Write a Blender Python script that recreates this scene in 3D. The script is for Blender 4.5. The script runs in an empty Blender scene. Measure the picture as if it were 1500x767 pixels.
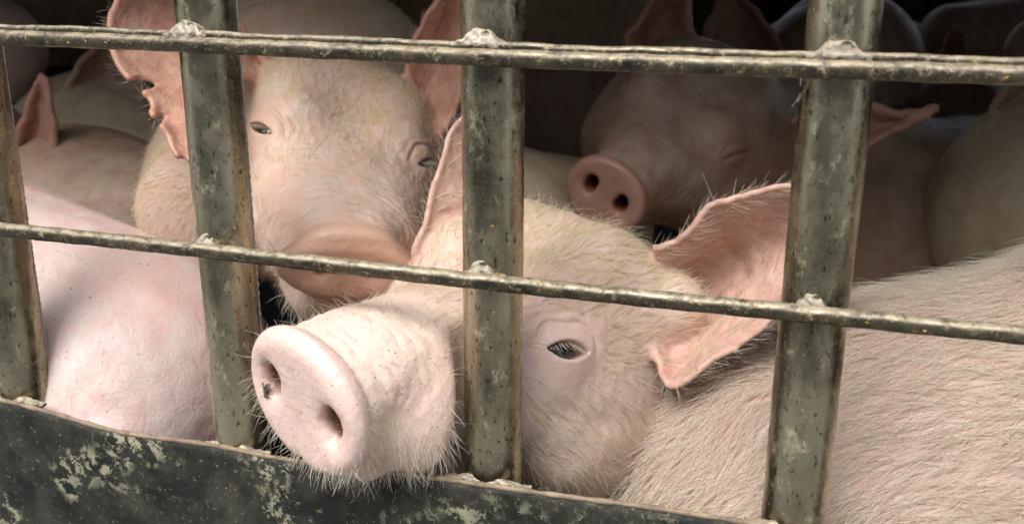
import bpy, math, random
import numpy as np
from mathutils import Vector, Matrix

# ------------------------------------------------------------------ camera, sky, sun, exposure
S = bpy.context.scene
RNG = np.random.default_rng(7)
random.seed(7)
CAMZ, CAMY, FPX = 1.75, -0.6573, 1448.6
# rows: world X, Y, Z written in camera axes (right, up, back), found from the photo's vanishing points
RC = np.array([[0.9555575, -0.09333577, 0.27963958],
               [0.29475196, 0.28452234, -0.9122326],
               [0.00558022, 0.95411502, 0.29938835]])
CO = np.array([0.0, CAMY, CAMZ])
cam = bpy.data.cameras.new('camera')
cam.lens = 34.766; cam.sensor_width = 36; cam.clip_start = 0.02; cam.clip_end = 3000
cam.dof.use_dof = True; cam.dof.focus_distance = 0.77; cam.dof.aperture_fstop = 7.0
camo = bpy.data.objects.new('camera', cam); S.collection.objects.link(camo)
m4 = Matrix.Identity(4)
for i in range(3):
    for j in range(3): m4[i][j] = RC[i, j]
m4.translation = Vector(CO); camo.matrix_world = m4
S.camera = camo

SUN_EL, SUN_AZ = 56.0, -14.0          # azimuth of the sun seen from the pen: 0 = straight behind the camera, negative = to its left
world = bpy.data.worlds.new('World'); S.world = world; world.use_nodes = True
nt = world.node_tree; nt.nodes.clear()
sky = nt.nodes.new('ShaderNodeTexSky'); sky.sky_type = 'NISHITA'; sky.sun_disc = False
sky.sun_elevation = math.radians(SUN_EL); sky.air_density = 1.0; sky.dust_density = 3.0; sky.ozone_density = 0.6
sdir = Vector((math.sin(math.radians(SUN_AZ)) * math.cos(math.radians(SUN_EL)), -math.cos(math.radians(SUN_AZ)) * math.cos(math.radians(SUN_EL)), math.sin(math.radians(SUN_EL))))
sky.sun_rotation = math.atan2(sdir.x, sdir.y)
bg = nt.nodes.new('ShaderNodeBackground'); bg.inputs[1].default_value = 0.15
hsv = nt.nodes.new('ShaderNodeHueSaturation'); hsv.inputs['Saturation'].default_value = 0.5
wo = nt.nodes.new('ShaderNodeOutputWorld')
nt.links.new(sky.outputs[0], hsv.inputs['Color']); nt.links.new(hsv.outputs[0], bg.inputs[0]); nt.links.new(bg.outputs[0], wo.inputs[0])
sl = bpy.data.lights.new('sun', 'SUN'); sl.energy = 1.35; sl.angle = math.radians(30); sl.color = (1, 0.985, 0.955)
so = bpy.data.objects.new('sun', sl); S.collection.objects.link(so)
so.rotation_euler = sdir.to_track_quat('Z', 'Y').to_euler(); so.location = (0, -5, 8)
S.view_settings.view_transform = 'Standard'; S.view_settings.look = 'None'
S.view_settings.exposure = 0.98; S.view_settings.gamma = 1.0
S.render.engine = 'CYCLES'
S.cycles.use_denoising = True; S.cycles.denoising_prefilter = "ACCURATE"; S.cycles.denoising_input_passes = "RGB_ALBEDO_NORMAL"
S.cycles.max_bounces = 6; S.cycles.diffuse_bounces = 3; S.cycles.glossy_bounces = 2; S.cycles.transmission_bounces = 4
S.cycles.transparent_max_bounces = 8; S.cycles.sample_clamp_indirect = 4.0
S.cycles_curves.shape = 'RIBBONS' if hasattr(S, 'cycles_curves') else None

# ------------------------------------------------------------------ coordinates
def W(px, py, d):
    """point at camera depth d (m) on the sight line of photo pixel (px, py)"""
    c = np.array([(px - 750) / FPX * d, -(py - 383.5) / FPX * d, -d])
    return CO + RC @ c
def WA(a):
    return np.array([W(*q) for q in a])
def cdir(v):
    v = RC @ np.array(v, float); return v / np.linalg.norm(v)
def frame(F, L):
    F = cdir(F); L = cdir(L); L = L - F * (F @ L); L /= np.linalg.norm(L)
    return np.stack([F, L, np.cross(F, L)], 1)      # columns: forward, left, up
def plane_pt(px, py, y):
    r = RC @ np.array([(px - 750) / FPX, -(py - 383.5) / FPX, -1.0]); t = (y - CAMY) / r[1]
    return CO + r * t

# ------------------------------------------------------------------ linking helpers
def tag(o, label=None, cat=None, group=None, kind=None):
    if label: o['label'] = label
    if cat: o['category'] = cat
    if group: o['group'] = group
    if kind: o['kind'] = kind
    return o
def empty(name, loc, label=None, cat=None, group=None, kind=None):
    o = bpy.data.objects.new(name, None); S.collection.objects.link(o); o.location = loc
    o.empty_display_size = 0.05
    return tag(o, label, cat, group, kind)
def origin_of(p):
    q = np.zeros(3)
    while p is not None:
        q += np.array(p.location); p = p.parent
    return q
def link_mesh(name, me, mat, parent=None, smooth=True):
    """me has world coordinates; move them into the parent's frame"""
    if parent is not None: me.transform(Matrix.Translation(-Vector(origin_of(parent))))
    o = bpy.data.objects.new(name, me); S.collection.objects.link(o)
    if parent is not None: o.parent = parent
    if mat: me.materials.append(mat)
    if smooth: me.polygons.foreach_set('use_smooth', np.ones(len(me.polygons), bool))
    return o
def raw_mesh(name, V, Fc):
    me = bpy.data.meshes.new(name)
    V = np.asarray(V, np.float32); Fc = np.asarray(Fc, np.int32)
    n = Fc.shape[1]
    me.vertices.add(len(V)); me.vertices.foreach_set('co', V.ravel())
    me.loops.add(Fc.size); me.loops.foreach_set('vertex_index', Fc.ravel())
    me.polygons.add(len(Fc)); me.polygons.foreach_set('loop_start', np.arange(len(Fc), dtype=np.int32) * n)
    me.update(calc_edges=True); me.validate()
    return me
def attr(me, name, data):
    a = me.attributes.new(name, 'FLOAT', 'POINT'); a.data.foreach_set('value', np.asarray(data, np.float32))
class Acc:
    def __init__(s): s.v = []; s.f = []; s.n = 0
    def add(s, V, Fq):
        V = np.asarray(V, float); s.v.append(V); s.f += [tuple(int(i) + s.n for i in q) for q in Fq]; s.n += len(V)
    def box(s, lo, hi):
        x0, y0, z0 = lo; x1, y1, z1 = hi
        s.add([(x0, y0, z0), (x1, y0, z0), (x1, y1, z0), (x0, y1, z0), (x0, y0, z1), (x1, y0, z1), (x1, y1, z1), (x0, y1, z1)],
              [(0, 3, 2, 1), (4, 5, 6, 7), (0, 1, 5, 4), (1, 2, 6, 5), (2, 3, 7, 6), (3, 0, 4, 7)])
    def tube(s, pts, rad, seg=24, caps=True, jitter=None):
        pts = np.asarray(pts, float); n = len(pts); rad = np.broadcast_to(rad, (n,))
        T = np.gradient(pts, axis=0); T /= np.linalg.norm(T, axis=1)[:, None]
        ref = np.array([0, 0, 1.0]) if abs(T[0][2]) < 0.8 else np.array([0, 1.0, 0])
        V = []
        for i in range(n):
            a = np.cross(T[i], ref); a /= np.linalg.norm(a); b = np.cross(T[i], a)
            for k in range(seg):
                t = 2 * math.pi * k / seg
                r = rad[i] + (jitter(pts[i], t) if jitter else 0)
                V.append(pts[i] + r * (math.cos(t) * a + math.sin(t) * b))
        Fq = [(i * seg + k, (i + 1) * seg + k, (i + 1) * seg + (k + 1) % seg, i * seg + (k + 1) % seg) for i in range(n - 1) for k in range(seg)]
        if caps: Fq += [tuple(range(seg)), tuple((n - 1) * seg + k for k in range(seg))[::-1]]
        s.add(V, Fq)
    def build(s, name, mat, parent=None, smooth=True):
        me = bpy.data.meshes.new(name); me.from_pydata(np.concatenate(s.v).tolist(), [], s.f); me.update()
        return link_mesh(name, me, mat, parent, smooth)
_K = RNG.normal(size=(40, 3)); _K /= np.linalg.norm(_K, axis=1)[:, None]; _PH = RNG.uniform(0, 6.28, 40)
def wob(P, wave, n=6, seed=0):
    """smooth pseudo noise, about -1..1, of the given wavelength in metres"""
    r = 0
    for i in range(n):
        j = (i + seed * 7) % 40
        r = r + np.sin(P @ _K[j] * (6.283 / wave) * (0.7 + 0.6 * ((j * 37) % 10) / 10) + _PH[j])
    return r / n * 1.6

# ------------------------------------------------------------------ materials
class NT:
    def __init__(s, name):
        s.m = bpy.data.materials.new(name); s.m.use_nodes = True; s.t = s.m.node_tree
        s.b = s.t.nodes['Principled BSDF']; s.out = s.t.nodes['Material Output']
        s.co = s.t.nodes.new('ShaderNodeTexCoord').outputs['Object']
    def link(s, a, b): s.t.links.new(a, b)
    def val(s, v):
        n = s.t.nodes.new('ShaderNodeValue'); n.outputs[0].default_value = v; return n.outputs[0]
    def noise(s, scale, detail=4, rough=0.6, dist=0.0, vec=None, stretch=None):
        n = s.t.nodes.new('ShaderNodeTexNoise'); n.inputs['Scale'].default_value = scale; n.inputs['Detail'].default_value = detail
        n.inputs['Roughness'].default_value = rough; n.inputs['Distortion'].default_value = dist
        v = vec or s.co
        if stretch:
            mp = s.t.nodes.new('ShaderNodeMapping'); mp.inputs['Scale'].default_value = stretch; s.link(v, mp.inputs[0]); v = mp.outputs[0]
        s.link(v, n.inputs['Vector']); return n.outputs['Fac']
    def voro(s, scale, feat='F1', out='Distance'):
        n = s.t.nodes.new('ShaderNodeTexVoronoi'); n.feature = feat; n.inputs['Scale'].default_value = scale; s.link(s.co, n.inputs['Vector']); return n.outputs[out]
    def ramp(s, fac, a, b, lo=0.0, hi=1.0):
        n = s.t.nodes.new('ShaderNodeMapRange'); n.inputs['From Min'].default_value = a; n.inputs['From Max'].default_value = b
        n.inputs['To Min'].default_value = lo; n.inputs['To Max'].default_value = hi; n.interpolation_type = 'SMOOTHSTEP'
        s.link(fac, n.inputs['Value']); return n.outputs[0]
    def math(s, op, a, b=None):
        n = s.t.nodes.new('ShaderNodeMath'); n.operation = op
        for i, v in enumerate((a, b)):
            if v is None: continue
            if isinstance(v, (int, float)): n.inputs[i].default_value = v
            else: s.link(v, n.inputs[i])
        return n.outputs[0]
    def mix(s, fac, a, b):
        n = s.t.nodes.new('ShaderNodeMix'); n.data_type = 'RGBA'
        if isinstance(fac, (int, float)): n.inputs[0].default_value = fac
        else: s.link(fac, n.inputs[0])
        for k, v in ((6, a), (7, b)):
            if isinstance(v, tuple): n.inputs[k].default_value = (*v, 1)
            else: s.link(v, n.inputs[k])
        return n.outputs[2]
    def attr(s, name):
        n = s.t.nodes.new('ShaderNodeAttribute'); n.attribute_name = name; return n.outputs['Fac']
    def bump(s, h, strength, dist, prev=None):
        n = s.t.nodes.new('ShaderNodeBump'); n.inputs['Strength'].default_value = strength; n.inputs['Distance'].default_value = dist
        s.link(h, n.inputs['Height'])
        if prev: s.link(prev, n.inputs['Normal'])
        return n.outputs[0]
    def set(s, **k):
        for a, v in k.items():
            i = s.b.inputs[a.replace('_', ' ')]
            if isinstance(v, tuple): i.default_value = (*v, 1) if len(v) == 3 and i.type == 'RGBA' else v
            elif isinstance(v, (int, float)): i.default_value = v
            else: s.link(v, i)
        return s.m
def skin(name, base, pink, stain=(0.42, 0.34, 0.16), stain_amt=0.35, speck=0.7, sss=0.08, ear=(0.68, 0.46, 0.38), sps=95, spr=0.10):
    n = NT(name); t = n.attr('tint'); d = n.attr('dirt')
    c = n.mix(n.ramp(n.noise(9, 3), 0.35, 0.7), base, tuple(b * k for b, k in zip(base, (0.96, 0.86, 0.82))))
    c = n.mix(n.ramp(n.noise(38, 4), 0.42, 0.68, 0, 0.6), c, pink)
    c = n.mix(n.math('MULTIPLY', t, n.ramp(n.noise(60, 3), 0.2, 0.7, 0.75, 1.0)), c, pink)
    c = n.mix(n.math('MULTIPLY', d, n.ramp(n.noise(25, 5, 0.7), 0.4, 0.68, 0, stain_amt)), c, stain)
    c = n.mix(n.attr('ear'), c, n.mix(n.ramp(n.noise(45, 5, 0.65, 0.8), 0.38, 0.66), ear, tuple(x * k for x, k in zip(ear, (0.82, 0.66, 0.62)))))
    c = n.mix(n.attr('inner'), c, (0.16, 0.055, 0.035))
    sp = n.ramp(n.voro(sps), spr, spr * 0.6); sg = n.ramp(n.noise(17, 2), 0.44, 0.56)
    c = n.mix(n.math('MULTIPLY', n.math('MULTIPLY', sp, sg), speck), c, (0.30, 0.13, 0.035))
    h = n.noise(420, 4, 0.65); h2 = n.voro(260)
    b = n.bump(h, 0.35, 0.0007); b = n.bump(h2, 0.3, 0.0008, b); b = n.bump(n.noise(70, 4, 0.6, 0.6), 0.35, 0.0025, b)
    n.link(b, n.b.inputs['Normal'])
    return n.set(Base_Color=c, Roughness=n.math('SUBTRACT', n.ramp(n.noise(50, 3), 0.3, 0.7, 0.44, 0.62), n.math('MULTIPLY', t, 0.14)), Subsurface_Weight=sss,
                 Subsurface_Radius=(0.009, 0.005, 0.0035), Subsurface_Scale=1.0, Specular_IOR_Level=0.35)
def hairmat(name, col, tip):
    n = NT(name)
    ci = n.t.nodes.new('ShaderNodeHairInfo')
    c = n.mix(ci.outputs['Intercept'], col, tip)
    c = n.mix(n.math('MULTIPLY', ci.outputs['Random'], 0.5), c, tuple(x * k for x, k in zip(col, (0.62, 0.55, 0.45))))
    n.set(Base_Color=c, Roughness=0.45, Specular_IOR_Level=0.3)
    tr = n.t.nodes.new('ShaderNodeBsdfTranslucent'); n.link(c, tr.inputs[0])
    mx = n.t.nodes.new('ShaderNodeMixShader'); mx.inputs[0].default_value = 0.4
    n.link(n.b.outputs[0], mx.inputs[1]); n.link(tr.outputs[0], mx.inputs[2]); n.link(mx.outputs[0], n.out.inputs[0])
    return n.m
MAT = {}
MAT['skin_cream'] = skin('skin_cream', (0.74, 0.59, 0.49), (0.78, 0.56, 0.50), stain=(0.50, 0.44, 0.19), stain_amt=0.6)
MAT['skin_face'] = skin('skin_face', (0.68, 0.54, 0.45), (0.64, 0.40, 0.29), stain=(0.47, 0.38, 0.17), stain_amt=0.6, speck=0.8, ear=(0.66, 0.38, 0.28))
MAT['skin_pink'] = skin('skin_pink', (0.76, 0.62, 0.58), (0.74, 0.45, 0.41), speck=0.95, sps=60, spr=0.085)
MAT['skin_haired'] = skin('skin_haired', (0.55, 0.41, 0.35), (0.56, 0.36, 0.31), speck=0.6)
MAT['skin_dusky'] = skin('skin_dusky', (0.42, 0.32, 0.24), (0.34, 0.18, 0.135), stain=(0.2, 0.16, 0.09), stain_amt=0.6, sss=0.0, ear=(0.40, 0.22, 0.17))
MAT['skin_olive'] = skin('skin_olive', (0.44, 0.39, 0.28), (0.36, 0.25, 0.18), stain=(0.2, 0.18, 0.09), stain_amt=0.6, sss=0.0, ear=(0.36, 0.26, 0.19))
MAT['hair_cream'] = hairmat('hair_cream', (0.80, 0.70, 0.50), (0.90, 0.83, 0.66))
MAT['hair_white'] = hairmat('hair_white', (0.88, 0.81, 0.70), (0.92, 0.87, 0.76))
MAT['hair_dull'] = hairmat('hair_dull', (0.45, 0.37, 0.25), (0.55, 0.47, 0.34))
def steel(name, dark, mid, dust, streak=True, scale=1.0, rough=0.4, metal=0.5, grime=0.6):
    n = NT(name)
    st = (1, 1, 0.22) if streak else None
    c = n.mix(n.ramp(n.noise(26 * scale, 5, 0.6, 0.2, stretch=st), 0.34, 0.66), dark, mid)
    c = n.mix(n.ramp(n.noise(9 * scale, 3, 0.5), 0.42, 0.7, 0, 0.6), c, tuple(x * 1.35 for x in mid))
    g1 = n.ramp(n.noise(60 * scale, 7, 0.78, 0.1, stretch=(1, 1, 0.6) if streak else None), 0.54, 0.66, 0, grime)
    c = n.mix(g1, c, dust)
    c = n.mix(n.ramp(n.noise(420, 3, 0.7), 0.58, 0.68, 0, 0.55), c, dust)
    c = n.mix(n.ramp(n.noise(280, 3, 0.6, stretch=(1, 1, 0.5) if streak else None), 0.60, 0.68, 0, 0.75), c, (0.018, 0.017, 0.013))
    c = n.mix(n.math('MULTIPLY', n.ramp(n.noise(35, 4, 0.7), 0.58, 0.7), 0.22), c, (0.16, 0.09, 0.04))
    geo = n.t.nodes.new('ShaderNodeNewGeometry'); sx = n.t.nodes.new('ShaderNodeSeparateXYZ'); n.link(geo.outputs['Normal'], sx.inputs[0])
    up = n.math('MULTIPLY', n.ramp(sx.outputs['Z'], 0.35, 0.85), n.ramp(n.noise(110, 6, 0.75), 0.34, 0.58, 0.15, 0.95))
    c = n.mix(up, c, n.mix(n.noise(200, 3), (0.30, 0.25, 0.16), (0.58, 0.50, 0.36)))
    yel = n.math('MULTIPLY', n.ramp(n.voro(130), 0.13, 0.06), n.ramp(n.noise(23, 2), 0.5, 0.6))
    c = n.mix(n.math('MULTIPLY', yel, 0.12), c, (0.55, 0.42, 0.14))
    b = n.bump(n.noise(190, 6, 0.75), 0.35, 0.0007); b = n.bump(n.noise(30, 4), 0.2, 0.0015, b); b = n.bump(g1, 0.4, 0.0004, b)
    n.link(b, n.b.inputs['Normal'])
    met = n.math('MULTIPLY', n.math('SUBTRACT', 1.0, g1), metal)
    return n.set(Base_Color=c, Metallic=met, Roughness=n.ramp(n.noise(60, 4), 0.35, 0.65, rough - 0.08, rough + 0.2))
MAT['pipe'] = steel('pipe_steel', (0.050, 0.045, 0.028), (0.40, 0.365, 0.26), (0.50, 0.44, 0.29), rough=0.20, metal=0.9, grime=0.5)
MAT['rail'] = steel('rail_steel', (0.022, 0.020, 0.014), (0.075, 0.062, 0.038), (0.38, 0.30, 0.17), streak=False, scale=2.2, rough=0.36, metal=0.4, grime=0.8)
MAT['weld'] = steel('weld_steel', (0.16, 0.14, 0.11), (0.34, 0.30, 0.24), (0.5, 0.44, 0.34), streak=False, scale=3, rough=0.5, metal=0.3)
def plate_mat():
    n = NT('peeling_paint')
    c = n.mix(n.ramp(n.noise(30, 5, 0.7), 0.35, 0.7), (0.010, 0.011, 0.010), (0.045, 0.045, 0.034))
    big = n.ramp(n.noise(11, 3, 0.55, 0.2), 0.545, 0.64)
    fl = n.ramp(n.noise(75, 7, 0.8, 0.2), 0.51, 0.55)
    pf = n.math('MULTIPLY', big, fl)
    c = n.mix(pf, c, n.mix(n.noise(80, 4), (0.20, 0.20, 0.12), (0.44, 0.42, 0.30)))
    f2 = n.ramp(n.noise(170, 5, 0.8), 0.60, 0.66, 0, 0.8)
    c = n.mix(f2, c, (0.26, 0.22, 0.13))
    yel = n.math('MULTIPLY', n.ramp(n.voro(120), 0.12, 0.06), n.ramp(n.noise(20, 2), 0.5, 0.6))
    c = n.mix(n.math('MULTIPLY', yel, 0.25), c, (0.45, 0.33, 0.10))
    h = n.math('ADD', n.math('MULTIPLY', pf, -0.5), n.noise(140, 6, 0.75))
    n.link(n.bump(n.noise(25, 4), 0.35, 0.003, n.bump(h, 0.7, 0.001)), n.b.inputs['Normal'])
    return n.set(Base_Color=c, Roughness=n.ramp(n.noise(55, 5), 0.3, 0.7, 0.45, 0.8), Metallic=0.0, Specular_IOR_Level=0.3)
MAT['plate'] = plate_mat()
def simple(name, col, rough=0.7, metal=0.0, nscale=20, amt=0.3, **k):
    n = NT(name); c = n.mix(n.ramp(n.noise(nscale, 5, 0.65), 0.3, 0.7), col, tuple(x * (1 - amt) for x in col))
    n.link(n.bump(n.noise(nscale * 5, 4), 0.3, 0.001), n.b.inputs['Normal'])
    return n.set(Base_Color=c, Roughness=rough, Metallic=metal, **k)
MAT['rim'] = simple('rusty_edge', (0.36, 0.27, 0.18), 0.7, 0.1, 60, 0.55)
MAT['dark_steel'] = simple('dark_steel', (0.025, 0.022, 0.02), 0.6, 0.2)
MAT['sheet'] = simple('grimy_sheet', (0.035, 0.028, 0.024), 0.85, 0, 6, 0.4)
MAT['sky_blocker'] = simple('sky_blocker_grey', (0.24, 0.23, 0.21), 0.9, 0, 2, 0.3)  # grey for the added slab that blocks the low sky
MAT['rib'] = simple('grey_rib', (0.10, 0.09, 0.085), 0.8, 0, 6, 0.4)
MAT['ground'] = simple('concrete', (0.32, 0.31, 0.285), 0.9, 0, 12, 0.3)
MAT['deck'] = simple('dirty_deck', (0.05, 0.04, 0.028), 0.8, 0, 15, 0.5)
def eye_mat():
    n = NT('eyeball'); i = n.attr('iris')
    c = n.mix(n.ramp(i, 0.42, 0.50), (0.30, 0.33, 0.34), n.mix(n.ramp(i, 0.80, 0.86), (0.055, 0.060, 0.062), (0.003, 0.003, 0.003)))
    return n.set(Base_Color=c, Roughness=0.08, Coat_Weight=1.0, Coat_Roughness=0.02)
MAT['eye'] = eye_mat()
MAT['sclera'] = simple('eye_white', (0.50, 0.50, 0.47), 0.15, 0, 60, 0.15, Coat_Weight=1.0)
MAT['crumb'] = simple('feed_crumb', (0.50, 0.32, 0.07), 0.7, 0, 90, 0.75)
MAT['fly'] = simple('fly_body', (0.02, 0.022, 0.02), 0.3, 0, 400, 0.5)
MAT['flyspot'] = simple('fly_marking', (0.30, 0.24, 0.06), 0.4, 0, 400, 0.5)
MAT['wing'] = simple('fly_wing', (0.16, 0.15, 0.13), 0.3, 0, 200, 0.4, Alpha=0.65)
MAT['scrap'] = simple('cloth_scrap', (0.62, 0.50, 0.44), 0.9, 0, 400, 0.5)
MAT['wire'] = simple('pale_wire', (0.5, 0.48, 0.46), 0.6, 0, 40, 0.3)
#CUT1
# ------------------------------------------------------------------ distance fields
def smin(a, b, k):
    h = np.clip(0.5 + 0.5 * (b - a) / k, 0, 1); return b + (a - b) * h - k * h * (1 - h)
def smax(a, b, k): return -smin(-a, -b, k)
def sstep(x, a, b):
    t = np.clip((x - a) / (b - a), 0, 1); return t * t * (3 - 2 * t)
def capsule(P, a, b, ra, rb, sq=None):
    """tapered capsule; sq squashes it (height factor along z)"""
    a = np.asarray(a, float); b = np.asarray(b, float); d = b - a
    t = np.clip((P - a) @ d / (d @ d), 0, 1); q = P - (a + t[:, None] * d)
    if sq is not None: q = q / np.asarray(sq)
    return np.sqrt((q ** 2).sum(1)) - (ra + (rb - ra) * t)
def ellip(P, c, r, R=None):
    q = P - np.asarray(c)
    if R is not None: q = q @ R
    r = np.asarray(r, float); k0 = np.sqrt(((q / r) ** 2).sum(1)); k1 = np.sqrt(((q / r ** 2) ** 2).sum(1))
    return np.where(k1 > 1e-9, k0 * (k0 - 1) / np.maximum(k1, 1e-9), -r.min())
def catmull(P, n):
    P = np.asarray(P, float); m = len(P); Q = np.vstack([2 * P[0] - P[1], P, 2 * P[-1] - P[-2]])
    t = np.linspace(0, m - 1 - 1e-9, n); i = t.astype(int); u = (t - i)[:, None]
    a, b, c, d = Q[i], Q[i + 1], Q[i + 2], Q[i + 3]
    return 0.5 * (2 * b + (c - a) * u + (2 * a - 5 * b + 4 * c - d) * u ** 2 + (3 * b - a - 3 * c + d) * u ** 3)
class Splat:
    """distance to a cloud of small balls (an ear sheet), stored on its own grid"""
    def __init__(s, P, r, h=0.002, band=0.014):
        s.P = P; s.h = h; s.band = band; s.lo = P.min(0) - band - r.max() - 2 * h
        n = (np.ceil((P.max(0) + band + r.max() + 2 * h - s.lo) / h)).astype(int) + 1; s.n = n
        D = np.full(n.prod(), band, np.float32)
        ic = np.round((P - s.lo) / h).astype(int); k = int((band + r.max()) / h) + 1
        rg = np.arange(-k, k + 1)
        for dx in rg:
            for dy in rg:
                for dz in rg:
                    if dx * dx + dy * dy + dz * dz > k * k: continue
                    j = ic + (dx, dy, dz)
                    d = np.sqrt(((s.lo + j * h - P) ** 2).sum(1)) - r
                    np.minimum.at(D, (j[:, 0] * n[1] + j[:, 1]) * n[2] + j[:, 2], d.astype(np.float32))
        s.D = D.reshape(n)
    def __call__(s, P):
        q = (P - s.lo) / s.h; inside = np.all((q >= 0) & (q < s.n - 1.001), axis=1)
        out = np.full(len(P), s.band); Q = q[inside]
        if len(Q):
            i = Q.astype(int); f = Q - i; D = s.D; r = 0
            for a in (0, 1):
                for b in (0, 1):
                    for c in (0, 1):
                        w = (f[:, 0] if a else 1 - f[:, 0]) * (f[:, 1] if b else 1 - f[:, 1]) * (f[:, 2] if c else 1 - f[:, 2])
                        r = r + w * D[i[:, 0] + a, i[:, 1] + b, i[:, 2] + c]
            out[inside] = r
        return out
def ear_sheet(A, M, B, th=0.0035, ripple=0.0024, notch=None, step=0.0016, seed=0, camspace=True):
    """an ear swept between two edge curves through a cupped middle curve; th = half thickness"""
    if camspace: A, M, B = WA(A), WA(M), WA(B)
    L = max(np.linalg.norm(np.diff(q, axis=0), axis=1).sum() for q in (A, M, B)); n = int(1.5 * L / step) + 8
    a, m, b = catmull(A, n), catmull(M, n), catmull(B, n)
    wmax = (np.linalg.norm(a - m, axis=1) + np.linalg.norm(b - m, axis=1)).max(); k = int(1.6 * wmax / step) + 6
    v = np.linspace(0, 1, k)[None, :, None]
    a, m, b = a[:, None], m[:, None], b[:, None]
    P = a * (1 - v) * (1 - 2 * v) + m * 4 * v * (1 - v) + b * v * (2 * v - 1)
    u = np.linspace(0, 1, n)[:, None] * np.ones((1, k)); vv = v[..., 0] * np.ones((n, 1))
    P = P.reshape(-1, 3); u = u.ravel(); vv = vv.ravel()
    rim = np.minimum(vv, 1 - vv) * 2
    r = th * (0.9 + 0.12 * (1 - sstep(rim, 0.0, 0.2))) * (1.3 - 0.4 * u)
    P = P + np.stack([wob(P, 0.03, seed=seed), wob(P, 0.035, seed=seed + 1), wob(P, 0.03, seed=seed + 2)], 1) * ripple + np.stack([wob(P, 0.012, seed=seed + 3), wob(P, 0.013, seed=seed + 4), wob(P, 0.012, seed=seed + 5)], 1) * ripple * 0.35
    keep = np.ones(len(P), bool)
    if notch:
        for (u0, v0, ru, rv) in notch: keep &= ((u - u0) / ru) ** 2 + ((vv - v0) / rv) ** 2 > 1
    return P[keep], r[keep]
# surface nets on a rectilinear grid, evaluated only in blocks near the surface
def axis(lo, hi, flo, fhi, h, H):
    """fine steps h in flo..fhi, growing to H outside"""
    mid = list(np.arange(flo, fhi, h)); a = []; x = mid[0]; st = h
    while x > lo: st = min(st * 1.15, H); x -= st; a.append(x)
    b = []; x = mid[-1]; st = h
    while x < hi: st = min(st * 1.15, H); x += st; b.append(x)
    return np.array(a[::-1] + mid + b)
def mesh_field(f, ax, R=np.eye(3), O=np.zeros(3), lip=1.35):
    """f(world points) -> verts (world), quads. grid axes ax are in the frame R, O"""
    B = 8; ax = [np.append(a, a[-1] + (a[-1] - a[-2]) * np.arange(1, (-(len(a) - 1)) % B + 1)) for a in ax]
    n = [len(a) for a in ax]; nb = [(m - 1) // B for m in n]
    D = np.full(n, np.float32(9)); 
    ctr = [0.5 * (a[0:-1:B][:k] + a[B::B][:k]) for a, k in zip(ax, nb)]; half = [0.5 * (a[B::B][:k] - a[0:-1:B][:k]) for a, k in zip(ax, nb)]
    G = np.stack(np.meshgrid(*ctr, indexing='ij'), -1).reshape(-1, 3); Hf = np.stack(np.meshgrid(*half, indexing='ij'), -1).reshape(-1, 3)
    fc = f(G @ R.T + O); rad = np.sqrt((Hf ** 2).sum(1)); act = np.abs(fc) < rad * lip + 0.006
    sg = np.where(fc < 0, -9, 9).astype(np.float32).reshape(nb)
    D[:-1, :-1, :-1] = np.repeat(np.repeat(np.repeat(sg, B, 0), B, 1), B, 2)
    bi = np.argwhere(act.reshape(nb)); rg = np.arange(B + 1)
    for c in range(0, len(bi), 400):
        b = bi[c:c + 400]
        I = (b[:, 0, None] * B + rg)[:, :, None, None] + 0 * rg[None, None, :, None] + 0 * rg[None, None, None, :]
        J = (b[:, 1, None] * B + rg)[:, None, :, None] + 0 * I; K = (b[:, 2, None] * B + rg)[:, None, None, :] + 0 * I
        I = I + 0 * K
        P = np.stack([ax[0][I.ravel()], ax[1][J.ravel()], ax[2][K.ravel()]], 1)
        D[I.ravel(), J.ravel(), K.ravel()] = f(P @ R.T + O)
    s = D < 0
    N = [m - 1 for m in n]
    cnt = np.zeros(N, np.int8)
    for a in (0, 1):
        for b in (0, 1):
            for c in (0, 1): cnt += s[a:a + N[0], b:b + N[1], c:c + N[2]]
    cells = np.argwhere((cnt > 0) & (cnt < 8)); idx = np.full(N, -1, np.int32); idx[tuple(cells.T)] = np.arange(len(cells))
    acc = np.zeros((len(cells), 3)); ct = np.zeros(len(cells))
    off = [(0, 0, 0), (1, 0, 0), (0, 1, 0), (1, 1, 0), (0, 0, 1), (1, 0, 1), (0, 1, 1), (1, 1, 1)]
    for a, b in [(0, 1), (2, 3), (4, 5), (6, 7), (0, 2), (1, 3), (4, 6), (5, 7), (0, 4), (1, 5), (2, 6), (3, 7)]:
        ia = cells + off[a]; ib = cells + off[b]
        da = D[tuple(ia.T)]; db = D[tuple(ib.T)]; m = (da < 0) != (db < 0)
        t = np.where(m, da / np.where(m, da - db, 1), 0.5); t = np.clip(t, 0.02, 0.98)[:, None]
        pa = np.stack([ax[i][ia[:, i]] for i in range(3)], 1); pb = np.stack([ax[i][ib[:, i]] for i in range(3)], 1)
        acc += (pa + (pb - pa) * t) * m[:, None]; ct += m
    V = (acc / ct[:, None]) @ R.T + O
    Q = []
    for d in range(3):
        sl0 = [slice(0, m) for m in n]; sl1 = list(sl0); sl0[d] = slice(0, n[d] - 1); sl1[d] = slice(1, n[d])
        e = s[tuple(sl0)] != s[tuple(sl1)]; E_ = np.argwhere(e)
        u, v = [(1, 2), (2, 0), (0, 1)][d]
        ok = (E_[:, u] > 0) & (E_[:, v] > 0) & (E_[:, u] < N[u]) & (E_[:, v] < N[v]) & (E_[:, d] < N[d]); E_ = E_[ok]
        ins = s[tuple(E_.T)]
        def cell(du, dv):
            c = E_.copy(); c[:, u] -= du; c[:, v] -= dv; return idx[tuple(c.T)]
        q = np.stack([cell(1, 1), cell(0, 1), cell(0, 0), cell(1, 0)], 1)
        q[~ins] = q[~ins][:, ::-1]; Q.append(q[(q >= 0).all(1)])
    Q = np.concatenate(Q)
    return V, Q
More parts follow.
